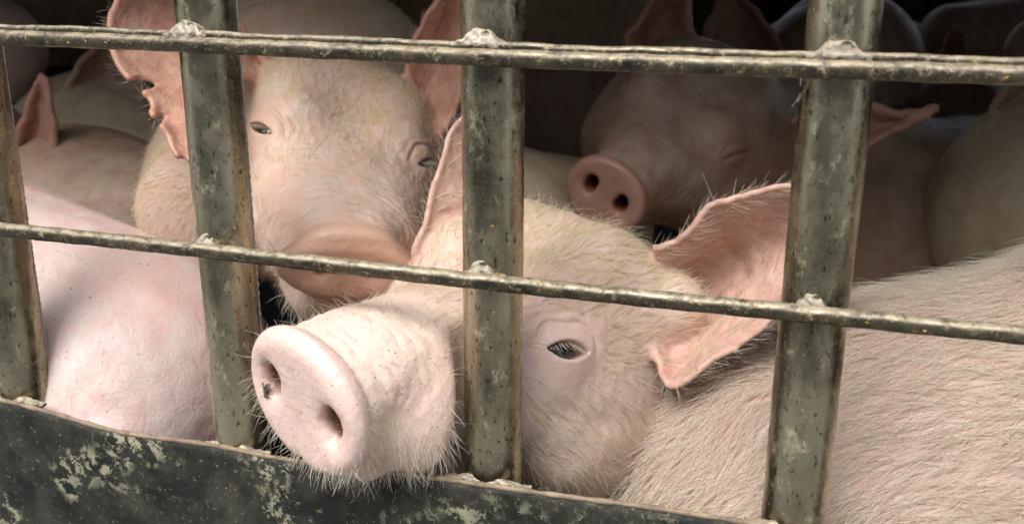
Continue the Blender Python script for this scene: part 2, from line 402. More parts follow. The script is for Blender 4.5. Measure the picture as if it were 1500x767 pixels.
def gradient(f, V, e=0.0006):
    g = np.stack([f(V + e * np.eye(3)[i]) - f(V - e * np.eye(3)[i]) for i in range(3)], 1) / (2 * e); return g
def refine(f, V, it=1):
    for _ in range(it):
        g = gradient(f, V); d = f(V); g2 = np.maximum((g ** 2).sum(1), 0.25)
        V = V - g * np.clip(d / g2, -0.002, 0.002)[:, None]
    g = gradient(f, V, 0.0008); N = g / np.maximum(np.linalg.norm(g, axis=1)[:, None], 1e-9)
    return V, N

# ------------------------------------------------------------------ bristles as curve strands
def strands(name, pts, nrm, direc, length, rad, mat, parent, bend=0.5, jitter=0.25, seg=4, lift=0.35):
    """pts roots, nrm normals, direc combing directions"""
    n = len(pts)
    t = direc - nrm * (direc * nrm).sum(1)[:, None]; t /= np.maximum(np.linalg.norm(t, axis=1)[:, None], 1e-6)
    side = np.cross(nrm, t)
    ja = RNG.normal(size=n) * jitter; t = t * np.cos(ja)[:, None] + side * np.sin(ja)[:, None]
    lf = lift * np.exp(RNG.normal(size=n) * 0.35)
    d0 = t + nrm * (lf * 1.6)[:, None]; d0 /= np.linalg.norm(d0, axis=1)[:, None]
    d1 = t + nrm * (lf * (1 - bend))[:, None] + side * (RNG.normal(size=n) * 0.22)[:, None]; d1 /= np.linalg.norm(d1, axis=1)[:, None]
    d1[:, 2] -= 0.06; L = length * np.exp(RNG.normal(size=n) * 0.28)
    P = np.zeros((n, seg + 1, 3)); p = pts - nrm * 0.0006; P[:, 0] = p
    for i in range(seg):
        w = (i + 0.5) / seg; d = d0 * (1 - w) + d1 * w; d /= np.linalg.norm(d, axis=1)[:, None]
        p = p + d * (L / seg)[:, None]; P[:, i + 1] = p
    r = rad * np.exp(RNG.normal(size=n) * 0.2); prof = np.linspace(1, 0.25, seg + 1)
    P -= origin_of(parent)
    hc = bpy.data.hair_curves.new(name); hc.add_curves([seg + 1] * n)
    hc.points.foreach_set('position', P.astype(np.float32).ravel())
    hc.points.foreach_set('radius', (r[:, None] * prof[None]).astype(np.float32).ravel())
    hc.materials.append(mat)
    o = bpy.data.objects.new(name, hc); S.collection.objects.link(o); o.parent = parent
    return o
def scatter(V, Q, dens, n, maxd=None):
    """n points on the quads, chance per area = dens (per vertex)"""
    T = np.concatenate([Q[:, [0, 1, 2]], Q[:, [0, 2, 3]]]); a, b, c = V[T[:, 0]], V[T[:, 1]], V[T[:, 2]]
    ar = np.linalg.norm(np.cross(b - a, c - a), axis=1) * dens[T].mean(1); p = ar / ar.sum()
    i = RNG.choice(len(T), n, p=p); u, v = RNG.random(n), RNG.random(n); m = u + v > 1; u[m], v[m] = 1 - u[m], 1 - v[m]
    w = np.stack([1 - u - v, u, v], 1); return (V[T[i]] * w[:, :, None]).sum(1), T[i], w
# ------------------------------------------------------------------ setting: ground, truck deck and its walls
DECK = 1.13
def slab(name, lo, hi, mat):
    a = Acc(); a.box(lo, hi); return tag(a.build(name, MAT[mat], None, False), kind='structure')
a = Acc(); a.box((-600, -600, -0.3), (600, 600, 0.0)); tag(a.build('ground', MAT['ground'], None, False), kind='structure')
slab('truck_deck', (-3.2, -0.05, DECK - 0.12), (3.2, 2.6, DECK), 'deck')
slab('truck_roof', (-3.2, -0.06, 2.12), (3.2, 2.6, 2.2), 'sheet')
tag(slab('added_sky_blocker', (-12, -7.4, 0), (12, -7.0, 6.0), 'sky_blocker'), kind='structure')  # added unseen slab behind the camera, cuts off low sky to darken the pen
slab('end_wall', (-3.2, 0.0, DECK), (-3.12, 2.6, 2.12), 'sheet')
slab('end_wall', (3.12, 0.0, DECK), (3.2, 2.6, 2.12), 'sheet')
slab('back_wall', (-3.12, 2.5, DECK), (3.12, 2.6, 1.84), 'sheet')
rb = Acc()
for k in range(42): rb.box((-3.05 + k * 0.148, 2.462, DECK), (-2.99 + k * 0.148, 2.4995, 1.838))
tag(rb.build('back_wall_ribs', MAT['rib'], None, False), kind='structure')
for xx in (-2.6, 0.0, 2.6):
    for yy in (0.35, 2.1): slab('truck_underframe', (xx - 0.15, yy, 0.0), (xx + 0.15, yy + 0.2, DECK - 0.12), 'dark_steel')

# ------------------------------------------------------------------ the welded steel grille
grille = empty('steel_grille', (-0.22, 0, DECK), 'weathered steel pipe and rod grille with a peeling black plate along its foot', 'grille')
PX = [-0.664 - 0.2235 * k for k in range(9, 0, -1)] + [-0.664, -0.4405, -0.2160, 0.0112] + [0.0112 + 0.225 * k for k in range(1, 10)]
ZT, ZL = CAMZ - 0.0650, CAMZ - 0.2226
PR = 0.0222
crumb_pts = []
def pipe_x(i, z):
    return PX[i]
for i, x in enumerate(PX):
    near = 6 < i < 16
    zs = np.linspace(DECK, 2.12, 330 if near else 14)
    jit = (lambda p, t, s=i: 0.00015 * math.sin(p[2] * 41 + s * 3 + 2 * math.sin(t)) + 0.0001 * math.sin(t * 3 + p[2] * 130 + s) + 0.00006 * math.sin(t * 7 + p[2] * 410)) if near else None
    m = Acc(); m.tube([(x, 0, z) for z in zs], PR, 56 if near else 16, True, jit)
    po = m.build('pipe', MAT['pipe'], grille)
    if near and i in (9, 10):        # chipped pale edge where the pipe seam runs
        m = Acc(); ang = -0.42 if i == 10 else -0.62
        m.tube([(x + (PR + 0.0001) * math.cos(ang), -(PR + 0.0001) * math.sin(ang), z + 0.0004) for z in np.linspace(DECK + 0.01, 2.11, 500)],
               [0.0006 + 0.0005 * math.sin(k * 1.7) * math.sin(k * 0.31) + 0.0003 * random.random() for k in range(500)], 8)
        m.build('seam', MAT['wire'], po)
    if near:
        for zz in np.linspace(DECK + 0.27, 2.1, 42):
            t = random.uniform(-1.2, 1.2); crumb_pts.append((np.array([x + PR * math.sin(t), -PR * math.cos(t), zz + random.uniform(-.01, .01)]), np.array([math.sin(t), -math.cos(t), 0])))
RR = 0.0062
def rail(zc, r, n, two):
    xs = np.linspace(-2.72, 2.08, n); y = -PR - r + 0.0012
    def jit(p, t): return 0.00018 * math.sin(p[0] * 190 + 2 * math.sin(t)) + 0.00012 * math.sin(p[0] * 77 + t * 2) + 0.0001 * math.sin(p[0] * 700 + t * 5)
    if two: r0, zc0 = r, zc; r = 0.0058; zc = zc - 0.0013
    m = Acc(); m.tube([(x, y + 0.0008 * math.sin(x * 7), zc + 0.0007 * math.sin(x * 9)) for x in xs], r, 28, True, jit)
    if two:       # a thin strip lies along the top of the upper rod, leaving a dark seam
        m.tube([(x, y + 0.0034 + 0.0008 * math.sin(x * 7), zc + 0.0066 + 0.0007 * math.sin(x * 9) + 0.0004 * math.sin(x * 55)) for x in xs], 0.0034, 16, True, jit)
    o = m.build('rail', MAT['rail'], grille)
    for _ in range(150):
        x = random.uniform(-0.75, 0.2); t = random.uniform(-0.2, 1.9)
        nrm = np.array([0, -math.cos(t), math.sin(t)]); crumb_pts.append((np.array([x, y, zc]) + nrm * r, nrm))
    return y
yT = rail(ZT, 0.0071, 1500, True)
yL = rail(ZL, 0.0060, 1500, False)
# plate with a dented top lip
top = [(0, 583), (108, 611), (175, 632), (240, 643), (318, 655), (400, 670), (500, 681), (600, 693), (759, 713), (930, 738), (1103, 767)]
YP = -0.0255
tp = np.array([plane_pt(px, py, YP) for px, py in top])
kx = np.concatenate([[-2.7, -1.2, -0.85], tp[:, 0], [0.3, 0.9, 2.0]]); kz = np.concatenate([[tp[0, 2] + .004] * 3, tp[:, 2], [tp[-1, 2]] * 3])
def ztop(x): return np.interp(x, kx, kz)
xs = np.linspace(-2.7, 2.05, 1400); zt = np.convolve(np.pad(ztop(xs), 7, 'edge'), np.ones(15) / 15, 'valid')
rows = np.linspace(0, 1, 40)
def psurf(off):
    V = []
    for x, z in zip(xs, zt):
        for r in rows:
            zz = z + (DECK - 0.12 - z) * r
            yb = YP + 0.0022 * math.sin(x * 13 + 1.2) * math.exp(-r * 5) + 0.0015 * math.sin(x * 31 + r * 4) * math.sin(r * 9 + x * 3)
            V.append((x, yb + off, zz))
    return V
m = Acc(); nr = len(rows); nx = len(xs)
Vf, Vb = psurf(-0.0026), psurf(0.0)
Fq = [(i * nr + j, i * nr + j + 1, (i + 1) * nr + j + 1, (i + 1) * nr + j) for i in range(nx - 1) for j in range(nr - 1)]
m.add(Vf, Fq); m.add(Vb, [q[::-1] for q in Fq])
o = nx * nr
m.f += [((i + 1) * nr, o + (i + 1) * nr, o + i * nr, i * nr) for i in range(nx - 1)]
plate = m.build('kick_plate', MAT['plate'], grille)
m = Acc(); m.tube([(x, Vf[i * nr][1] + 0.0013, z + 0.0002) for i, (x, z) in enumerate(zip(xs, zt))], [0.0019 + 0.0004 * math.sin(k * .9) * math.sin(k * .23) + 0.0003 * random.random() for k in range(nx)], 10)
m.build('plate_lip', MAT['rim'], plate)
for _ in range(70):
    x = random.uniform(-0.75, 0.1); crumb_pts.append((np.array([x, YP - 0.0028, float(np.interp(x, xs, zt)) - abs(random.gauss(0, 0.03))]), np.array([0, -1.0, 0])))
for _ in range(60):
    x = random.uniform(-0.75, 0.1); crumb_pts.append((np.array([x, YP - 0.001, float(np.interp(x, xs, zt)) + 0.0022]), np.array([0, 0, 1.0])))
# weld beads: lumpy fillets on top of each crossing and grime at the pipe feet
def weld(x, z, y, wd, ht, dp, seed, foot=False):
    c = np.array([x, y, z])
    def f(P):
        q = P - c
        h = ht * (np.exp(-np.abs(q[:, 0] / (wd * 0.78)) ** 3.0) * 1.05 - 0.05)
        d = np.maximum(np.abs(q[:, 1]) - dp * np.clip(1 - q[:, 2] / (ht * 1.25), 0.12, 1), np.maximum(q[:, 2] - h, -q[:, 2] - 0.003)) * 0.7
        d = d + wob(P, 0.007, 6, seed) * 0.0008 + wob(P, 0.0028, 6, seed + 2) * 0.0002
        return smax(d, -ellip(P, c + (0.25 * wd, -0.6 * dp, 0.75 * ht), (0.003, 0.004, 0.0018)), 0.001) if not foot else d
    e = 0.0008
    ax = [np.arange(-wd * 1.3, wd * 1.3, e) , np.arange(-dp * 1.6, dp * 1.6, e), np.arange(-0.006, ht * 1.6, e)]
    V, Q = mesh_field(f, ax, np.eye(3), c, 3.0)
    if len(Q): link_mesh('weld_bead', raw_mesh('weld_bead', V, Q), MAT['weld'], grille)
for i, x in enumerate(PX):
    if 8 < i < 14:
        weld(x - 0.001, ZT + 0.007, -PR - 0.0005, 0.0150, 0.0085, 0.0065, i)
        weld(x - 0.002, ZL + 0.003, -PR + 0.0005, 0.0105, 0.0095, 0.0060, i + 9)
        weld(x, float(np.interp(x, xs, zt)) - 0.002, -PR + 0.004, 0.026, 0.0045, 0.004, i + 17, True)
# ------------------------------------------------------------------ pigs
PROF = np.array([  # s(cm from the snout disc)  half width, top, bottom
    (-2, 4.3, 3.9, 4.0), (0, 4.6, 4.1, 4.2), (3, 4.2, 3.6, 4.2), (6, 4.5, 3.9, 4.6), (10, 5.3, 4.5, 5.6), (14, 6.5, 5.3, 6.8), (18, 8.0, 6.9, 8.2),
    (22, 9.4, 9.0, 9.6), (26, 10.4, 11.0, 10.6), (30, 10.8, 12.0, 11.4), (36, 11.2, 12.8, 12.2), (44, 12.5, 14, 13.5), (60, 14, 15, 15)]) / 100
_s = np.linspace(-0.02, 0.6, 621); _ker = np.hanning(41); _ker /= _ker.sum()
_pt = [np.convolve(np.pad(np.interp(_s, PROF[:, 0], PROF[:, k]), 20, 'edge'), _ker, 'valid') for k in (1, 2, 3)]
def axang(R):
    a = math.acos(max(-1, min(1, (np.trace(R) - 1) / 2))); v = np.array([R[2, 1] - R[1, 2], R[0, 2] - R[2, 0], R[1, 0] - R[0, 1]])
    n = np.linalg.norm(v); return (v / n if n > 1e-9 else np.array([0, 0, 1.0])), a
def rotate(P, k, a):
    a = np.asarray(a)[:, None] if np.ndim(a) else a
    return P * np.cos(a) + np.cross(np.broadcast_to(k, P.shape), P) * np.sin(a) + k * (P @ k)[:, None] * (1 - np.cos(a))
class Head:
    def __init__(s, R, disc, scale=1.0, Rs=None, bend=(0.03, 0.075), eyes=None, fat=1.0, open_eye=(0.6, 0.6), jaw=0.0, wrinkle=1.0, snout=1.0, detail=True, nostril=1.0, nosy=0.0215, es=1.0, tilt=-0.15, eyen=None, snh=1.0, jawr=0.0, muz=0.0, rim=0.007, eyepos=(-0.185, 0.066, 0.045)):
        s.R = R; s.sc = scale; s.fat = fat; s.jaw = jaw; s.wr = wrinkle; s.sn = snout; s.detail = detail; s.nosy = nosy; s.snh = snh; s.muz = muz; s.jawr = jawr; s.rim = rim; s.es = es; s.nos = nostril
        s.k, s.a = axang(R.T @ Rs) if Rs is not None else (np.array([0, 0, 1.0]), 0.0)
        s.b0, s.b1 = bend; s.piv = np.array([-(s.b0 + s.b1) / 2, 0, 0]); s.T = np.zeros(3)
        s.open = open_eye
        # put the bent disc centre where asked
        s.T = np.asarray(disc) - s.to_world(np.zeros((1, 3)))[0]
        ex, ey, ez = eyepos
        s.eyes = []
        for sg in (1, -1):
            e = np.array([ex, sg * ey, ez]); no = np.array([0.30, sg * 0.80, 0.42])
            if eyen: no = np.array([eyen[0][0], sg * eyen[0][1], eyen[0][2]])
            no /= np.linalg.norm(no)
            lo = np.array([0.93, -sg * 0.28, tilt]) if not eyen else np.array([eyen[1][0], -sg * eyen[1][1], eyen[1][2]]); lo -= no * (lo @ no); lo /= np.linalg.norm(lo)   # towards the inner corner
            up = -np.cross(no, lo) * sg
            if not s.eyes and sg == 1 or True:          # slide the eye along its outward axis to the skin
                keep, s.eyes = s.eyes, []; tt = np.linspace(-0.03, 0.04, 141); v = s.f(s.to_world(e + tt[:, None] * no)); s.eyes = keep
                j = np.argmax(v > 0); e = e + no * (tt[j] - 0.0047 * es)
            s.eyes.append((e, no, lo, up))
    def bendw(s, sx): return 1 - sstep(sx, s.b0, s.b1)
    def to_local(s, P):
        q = ((P - s.T) @ s.R) / s.sc
        if s.a:
            w = s.bendw(-q[:, 0]); r = rotate(q - s.piv, s.k, -s.a * w) + s.piv
            w = s.bendw(-(0.5 * r[:, 0] + 0.5 * q[:, 0])); q = rotate(q - s.piv, s.k, -s.a * w) + s.piv
        return q
    def to_world(s, q):
        if s.a:
            w = s.bendw(-q[:, 0]); q = rotate(q - s.piv, s.k, s.a * w) + s.piv
        return (q * s.sc) @ s.R.T + s.T
    def f(s, P):
        q = s.to_local(P); x, y, z = q.T; sx = -x
        w, ht, hb = [np.interp(sx, _s, t) for t in _pt]
        fw = 1 + (s.fat - 1) * sstep(sx, 0.12, 0.26); w = w * fw; hb = hb * fw
        sw = s.sn + (1 - s.sn) * sstep(sx, 0.06, 0.16); w, ht, hb = w * sw, ht * sw, hb * sw
        if s.muz: mw = sstep(sx, 0.022, 0.055) * (1 - sstep(sx, 0.11, 0.19)); w = w * (1 + s.muz * mw); ht = ht * (1 + 0.35 * s.muz * mw); hb = hb * (1 + 0.3 * s.muz * mw)
        h = np.where(z > 0, ht, hb)
        r = (np.abs(y / w) ** 2.35 + np.abs(z / h) ** 2.35) ** (1 / 2.35)
        f = (r - 1) * np.minimum(w, np.minimum(ht, hb))
        f = smax(f, x - 0.001, 0.012)
        f = smax(f, sx - 0.30, 0.06)
        # lower jaw and lip
        jz = -s.jaw
        j = capsule(q, (-0.040, 0, -0.052 + jz), (-0.115, 0, -0.066 + jz * .6), 0.0185 + s.jawr, 0.034 + s.jawr * 0.5)
        j = np.minimum(j, capsule(q, (-0.115, 0, -0.066 + jz * .6), (-0.22, 0, -0.070), 0.034, 0.058))
        f = smin(f, j, 0.007)
        # jowls, cheek bones, brow
        for sg in (1, -1):
            f = smin(f, ellip(q, (-0.245, sg * 0.070 * s.fat, -0.045), (0.075, 0.048, 0.062)), 0.045)
            f = smin(f, capsule(q, (-0.215, sg * 0.058, 0.020), (-0.15, sg * 0.046, -0.012), 0.026, 0.018), 0.045)
            f = smin(f, capsule(q, (-0.185, sg * 0.050, 0.068), (-0.235, sg * 0.054, 0.078), 0.014, 0.018), 0.05)
        # snout disc with a soft rim
        a, b = 0.0505 * s.sn * (1 + 0.28 * s.muz), 0.0455 * s.sn * s.snh
        rr = np.sqrt((y / a) ** 2 + ((z + 0.001) / b) ** 2)
        d = smax((rr - 1) * b, np.abs(x + 0.0055) - 0.0085 + 0.0022 * (1 - sstep(rr, 0.0, 0.8)), s.rim)
        f = smin(f, d, 0.006); f = f + 0.0012 * np.exp(-((sx - 0.0175) / 0.0028) ** 2)
        # nostrils: comma openings running back, with a soft dish round each
        if s.nos > 0:
            for sg in (1, -1):
                c = np.array([0.004, sg * s.nosy * s.sn, 0.001])
                f = smax(f, -ellip(q, c + (0.005, sg * 0.002, -0.001), (0.0085, 0.0145 * s.nos, 0.017 * s.nos)), 0.008)
                f = smax(f, -capsule(q, c, c + (-0.045, -sg * 0.004, 0.006), 0.0108 * s.nos, 0.008, (1, 0.85, 1.3)) - 0.0011 * wob(q, 0.016, 5, 3), 0.0035)
            f = f + 0.0014 * np.exp(-(y / 0.004) ** 2) * sstep(-z, 0.0, 0.02) * sstep(x, -0.015, 0.0)
        if s.detail:
            # creases behind the disc and across the bridge
            win = sstep(sx, 0.014, 0.022) * (1 - sstep(sx, 0.045, 0.075)) * sstep(z, -0.02, 0.015) * s.wr
            ph = 6.283 * (sx + 0.10 * y ** 2 / 0.05) / 0.0085 + 2.6 * wob(q, 0.028, 5, 3)
            f = f + 0.0005 * win * (0.5 + 0.5 * wob(q, 0.03, 4, 8)) * (1 - np.abs(np.sin(ph / 2))) ** 1.5 * 2
            win2 = sstep(sx, 0.03, 0.06) * (1 - sstep(sx, 0.12, 0.17)) * (1 - sstep(z, -0.01, 0.03)) * s.wr
            f = f + 0.0004 * win2 * (0.5 + 0.5 * wob(q, 0.035, 4, 2)) * np.sin(6.283 * (sx * 0.8 - z * 0.6) / 0.012 + 3.0 * wob(q, 0.04, 4, 5))
            f = f + 0.0008 * wob(q, 0.035, 6, 1) * sstep(sx, 0.01, 0.05) + 0.00035 * wob(q, 0.011, 6, 2) * sstep(sx, 0.01, 0.03)
        f = f + 0.00010 * wob(q, 0.006, 6, 4) * (1 - sstep(sx, 0.02, 0.05))
        for (e, no, lo, up), op in zip(s.eyes, s.open):
            v = q - e; u, t, n = v @ lo, v @ up, v @ no
            near = np.sqrt(u * u + t * t + n * n) < 0.055
            if not near.any(): continue
            c = e - no * 0.0095; rad = 0.0145; qq = e + (q[near] - e) / s.es; g = f[near] / s.es; u, t, n = u[near] / s.es, t[near] / s.es, n[near] / s.es
            dist = np.sqrt(((qq - c) ** 2).sum(1))
            if False: g = smax(g, -(np.sqrt(((u - 0.004) / 1.5) ** 2 + ((t + 0.001)) ** 2 + ((n - 0.016)) ** 2) - 0.0115), 0.010)   # orbit
            g = smin(g, dist - rad - 0.0016, 0.023)                                                    # lids over the ball
            g = smin(g, capsule(qq, e + lo * 0.016 - no * 0.003 - up * 0.002, e + lo * 0.030 - no * 0.010 - up * 0.006, 0.002, 0.001), 0.010)
            rho = np.sqrt((u / 0.0155) ** 2 + (t / 0.0105) ** 2)
            ang = sstep(t, -0.004, 0.006); rho = rho + 0.10 * wob(qq, 0.02, 4, 2)
            g = g + 0.0016 * np.exp(-((rho - 1.42) / 0.12) ** 2) * ang + 0.0006 * np.exp(-((rho - 1.95) / 0.12) ** 2) * ang * (u > -0.012) \
                
            hu, hv = 0.0142, 0.0068 * op
            tt = t + 0.0010 + 0.0016 * (u / hu) ** 2 * 0
            if op > 0.05:
                alm = np.abs(tt) - hv * (1 - np.clip(np.abs(u) / hu, 0, 2) ** 2.0)
                cv = np.maximum(alm * 0.75, rad - 0.0014 - dist); cv = np.maximum(cv, -n - 0.004)
                g = smax(g, -cv, 0.0012)
            else:
                g = g + 0.0050 * np.exp(-((t + 0.002 + 12 * u * u) / 0.0024) ** 2) * (np.abs(u) < 0.019) * (n > -0.006)
            f[near] = g * s.es
        return f * s.sc
    def eye_centre(s, k):
        e, no, lo, up = s.eyes[k]; return (s.to_world((e - no * 0.0095 * s.es)[None])[0])
    def landmark(s, q):
        w = s.to_world(np.array([q]))[0]; c = RC.T @ (w - CO); return (750 + FPX * c[0] / -c[2], 383.5 - FPX * c[1] / -c[2], -c[2])
def ball(name, c, r, mat, parent, R=None, seg=32):
    m = Acc(); V = []; n = seg // 2
    for i in range(n + 1):
        for j in range(seg):
            a, b = math.pi * i / n, 2 * math.pi * j / seg
            V.append((math.sin(a) * math.cos(b), math.sin(a) * math.sin(b), math.cos(a)))
    V = np.array(V) * r
    if R is not None: V = V @ R.T
    m.add(V + c, [(i * seg + j, (i + 1) * seg + j, (i + 1) * seg + (j + 1) % seg, i * seg + (j + 1) % seg) for i in range(n) for j in range(seg)])
    return m.build(name, mat, parent)
def lashes(h, k, parent, n=38, L=0.0135, upper=True):
    e, no, lo, up = h.eyes[k]; op = h.open[k]
    if op <= 0.05: return
    us = np.linspace(-0.013, 0.010, n) + RNG.normal(size=n) * 0.0004; hv = 0.0068 * op
    t = (hv * (1 - (us / 0.0142) ** 2)) * 1.02 - 0.0010 + 0.0008
    c = e - no * 0.0095; nn = np.sqrt(np.maximum(0.0165 ** 2 - us ** 2 - t ** 2, 1e-6))
    P = e + h.es * (c - e + us[:, None] * lo + t[:, None] * up + nn[:, None] * no)
    D = no * 1.0 + up * -0.25 + lo * (us * 35)[:, None] * 0.6; D = D + RNG.normal(size=D.shape) * 0.08
    Pw = h.to_world(P); Dw = h.to_world(P + D * 0.001) - Pw; Dw /= np.linalg.norm(Dw, axis=1)[:, None]
    upw = h.to_world(P + up * 0.001) - Pw; upw /= np.linalg.norm(upw, axis=1)[:, None]
    Nn = np.cross(Dw, np.cross(upw, Dw)); 
    seg = 5; pts = np.zeros((n, seg + 1, 3)); p = Pw.copy(); pts[:, 0] = p; Ls = L * (0.7 + 0.5 * RNG.random(n)) * h.sc
    for i in range(seg):
        d = Dw * (1 - 0.1 * i) - Nn * (0.55 - 0.1 * i); d /= np.linalg.norm(d, axis=1)[:, None]; p = p + d * (Ls / seg)[:, None]; pts[:, i + 1] = p
    pts -= origin_of(parent)
    hc = bpy.data.hair_curves.new('eyelashes'); hc.add_curves([seg + 1] * n)
    hc.points.foreach_set('position', pts.astype(np.float32).ravel())
    hc.points.foreach_set('radius', np.tile(np.linspace(0.00022, 0.00007, seg + 1), n).astype(np.float32)); hc.materials.append(MAT['hair_white'])
    o = bpy.data.objects.new('eyelashes', hc); S.collection.objects.link(o); o.parent = parent
HEADLIST = {}
def make_pig(label, base, head=None, chain=(), ears=(), mat='skin_cream', grid=None, hair=(), group=None, kb=0.05, extra=None, tintf=None, dirtf=None, eye_scl=None, lash=True):
    """chain: (a, b, ra, rb) capsules in world metres. ears: Splat fields. grid = (origin, R, lo, hi, flo, fhi, h, H)"""
    root = empty('pig', base, label, 'pig', group)
    def f(P):
        v = None
        for c in chain:
            d = capsule(P, *c[:4]); v = d if v is None else smin(v, d, kb)
        if v is not None: v = v + 0.004 * wob(P, 0.21, 5, 4) + 0.0015 * wob(P, 0.07, 5, 6)
        if head is not None:
            d = head.f(P); v = d if v is None else smin(v, d, 0.045 if grid[6] < 0.004 else 0.05)
        if extra: v = extra(P, v)
        for e in ears: v = smin(v, e(P), 0.010)
        return v
    O, R, lo, hi, flo, fhi, h, H = grid
    for e in ears:
        pe = e.P @ R - O @ R; flo = np.minimum(flo, pe.min(0) - 0.008); fhi = np.maximum(fhi, pe.max(0) + 0.008)
    lo = np.minimum(lo, flo - 0.01); hi = np.maximum(hi, fhi + 0.01)
    V, Q = mesh_field(f, [axis(lo[i], hi[i], flo[i], fhi[i], h, H) for i in range(3)], R, O)
    V, N = refine(f, V, 1)
    me = raw_mesh('body', V, Q)
    tint = np.zeros(len(V)); dirt = np.full(len(V), 0.22); bare = np.ones(len(V))
    if head is not None:
        q = head.to_local(V); sx = -q[:, 0]
        tint = 1 - sstep(sx, 0.010, 0.024); bare = sstep(sx, 0.020, 0.075)
        for (e, no, lo_, up) in head.eyes:
            d = np.linalg.norm((q - e) / head.es, axis=1); tint = np.maximum(tint, 0.75 * (1 - sstep(d, 0.012, 0.034))); bare = np.minimum(bare, sstep(d, 0.019, 0.032))
        dirt = 0.12 + 0.88 * sstep(q[:, 2], 0.03, 0.09) * sstep(sx, 0.10, 0.2)
        dirt = np.maximum(dirt, 0.7 * (1 - sstep(sx, 0.012, 0.03)) * sstep(-q[:, 2], 0.030, 0.048))
    earm = np.zeros(len(V))
    for e in ears:
        d = e(V); m = 1 - sstep(d, 0.001, 0.009); earm = np.maximum(earm, m * 0.9); bare = np.minimum(bare, 1 - 0.75 * m)
    if tintf: tint = tintf(V, tint)
    if dirtf: dirt = dirtf(V, dirt)
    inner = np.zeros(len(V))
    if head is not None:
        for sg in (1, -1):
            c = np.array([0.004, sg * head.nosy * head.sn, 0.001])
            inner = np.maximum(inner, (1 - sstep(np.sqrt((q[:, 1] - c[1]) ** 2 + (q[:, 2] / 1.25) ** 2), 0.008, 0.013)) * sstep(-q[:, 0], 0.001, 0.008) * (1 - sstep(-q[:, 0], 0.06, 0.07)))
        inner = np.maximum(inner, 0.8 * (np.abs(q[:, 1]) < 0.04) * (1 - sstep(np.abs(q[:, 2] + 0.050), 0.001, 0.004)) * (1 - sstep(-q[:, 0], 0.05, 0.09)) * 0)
    attr(me, 'tint', tint); attr(me, 'dirt', dirt); attr(me, 'inner', inner); attr(me, 'ear', earm)
    link_mesh('body', me, MAT[mat], root)
    if head is not None and head.detail:
        for k in (0, 1):
            if head.open[k] > 0.05:
                c = head.eye_centre(k); eb = ball('eye', c, 0.0142 * head.sc * head.es, MAT['eye'], root, seg=64)
                e_, no_, lo_, up_ = head.eyes[k]; gz = head.to_world((e_ + (no_ - 0.22 * lo_ + 0.0 * up_) * 0.002)[None])[0] - head.to_world(e_[None])[0]; gz /= np.linalg.norm(gz)
                co = np.array([v.co for v in eb.data.vertices]) - (c - origin_of(root)); co /= np.linalg.norm(co, axis=1)[:, None]
                attr(eb.data, 'iris', np.clip(1 - np.arccos(np.clip(co @ gz, -1, 1)) / math.radians(105), 0, 1))
                if lash: lashes(head, k, root)
    for hspec in hair:
        n, L, r, matn, comb, densf, kw = hspec
        dens = bare.copy() if kw.pop('use_bare', True) else np.ones(len(V))
        if densf is not None: dens = dens * densf(V, N, head)
        p, ti, w = scatter(V, Q, np.maximum(dens, 0), n)
        nn = (N[ti] * w[:, :, None]).sum(1); nn /= np.linalg.norm(nn, axis=1)[:, None]
        strands('bristles', p, nn, comb(p, nn, head), L, r, MAT[matn], root, **kw)
    return root, V, N, Q, f
def facing(V, N):
    """1 where the surface can be seen from about the photographer's side of the grille"""
    d = (CO - V); d /= np.linalg.norm(d, axis=1)[:, None]; return sstep((N * d).sum(1), -0.35, -0.1)
def in_view(V, m=60):
    c = (V - CO) @ RC; x = 750 + FPX * c[:, 0] / -c[:, 2]; y = 383.5 - FPX * c[:, 1] / -c[:, 2]
    return ((x > -m - 200) & (x < 1700 + m) & (y > -m - 150) & (y < 900 + m)).astype(float)
def px_of(V):
    c = (V - CO) @ RC; return 750 + FPX * c[:, 0] / -c[:, 2], 383.5 - FPX * c[:, 1] / -c[:, 2]
def gridbox(O, R, pts, rad, fine, h=0.002, H=0.02, pad=0.03):
    """pts world points (with radii) to enclose; fine = (lo, hi) local box kept at step h"""
    L = (np.asarray(pts) - O) @ R; lo = (L - np.asarray(rad)[:, None]).min(0) - pad; hi = (L + np.asarray(rad)[:, None]).max(0) + pad
    flo = np.maximum(np.array(fine[0]), lo); fhi = np.minimum(np.array(fine[1]), hi)
    lo = np.minimum(lo, flo); hi = np.maximum(hi, fhi)
    return (O, R, lo, hi, flo, fhi, h, H)

QUICK = False
HS = 0.3 if QUICK else 1.0

# ---- the pig that pushes its snout out through the bars
RA = frame((-0.60, -0.05, 0.80), (0.78, -0.30, 0.55)); RAs = frame((-0.66, -0.33, 0.67), (0.742, -0.41, 0.53))
hA = Head(RA, W(441, 590, 0.715), 1.14, RAs, bend=(0.02, 0.07), snout=1.10, fat=1.0, nosy=0.0275, open_eye=(0.80, 0.5), wrinkle=0.9, rim=0.013, nostril=1.1, es=1.25, tilt=0.12, eyepos=(-0.174, 0.060, 0.022))
print('A', [tuple(round(v, 2) for v in hA.landmark(q)) for q in ([0, .0215, 0], [0, -.0215, 0], hA.eyes[0][0], [-.27, .1, .07], [-.27, -.1, .07], [-.26, 0, .12])])
earA1 = Splat(*ear_sheet([(962, 362, 0.860), (1000, 348, 0.849), (1040, 304, 0.833), (1095, 286, 0.822), (1155, 272, 0.812), (1205, 285, 0.806), (1238, 325, 0.801)],
                         [(975, 450, 0.908), (1010, 432, 0.919), (1060, 405, 0.908), (1105, 385, 0.881), (1150, 368, 0.860), (1195, 350, 0.833), (1240, 333, 0.804)],
                         [(958, 520, 0.855), (985, 563, 0.833), (1030, 538, 0.822), (1075, 507, 0.822), (1120, 478, 0.822), (1180, 430, 0.817), (1238, 342, 0.803)], th=0.0025, seed=3))
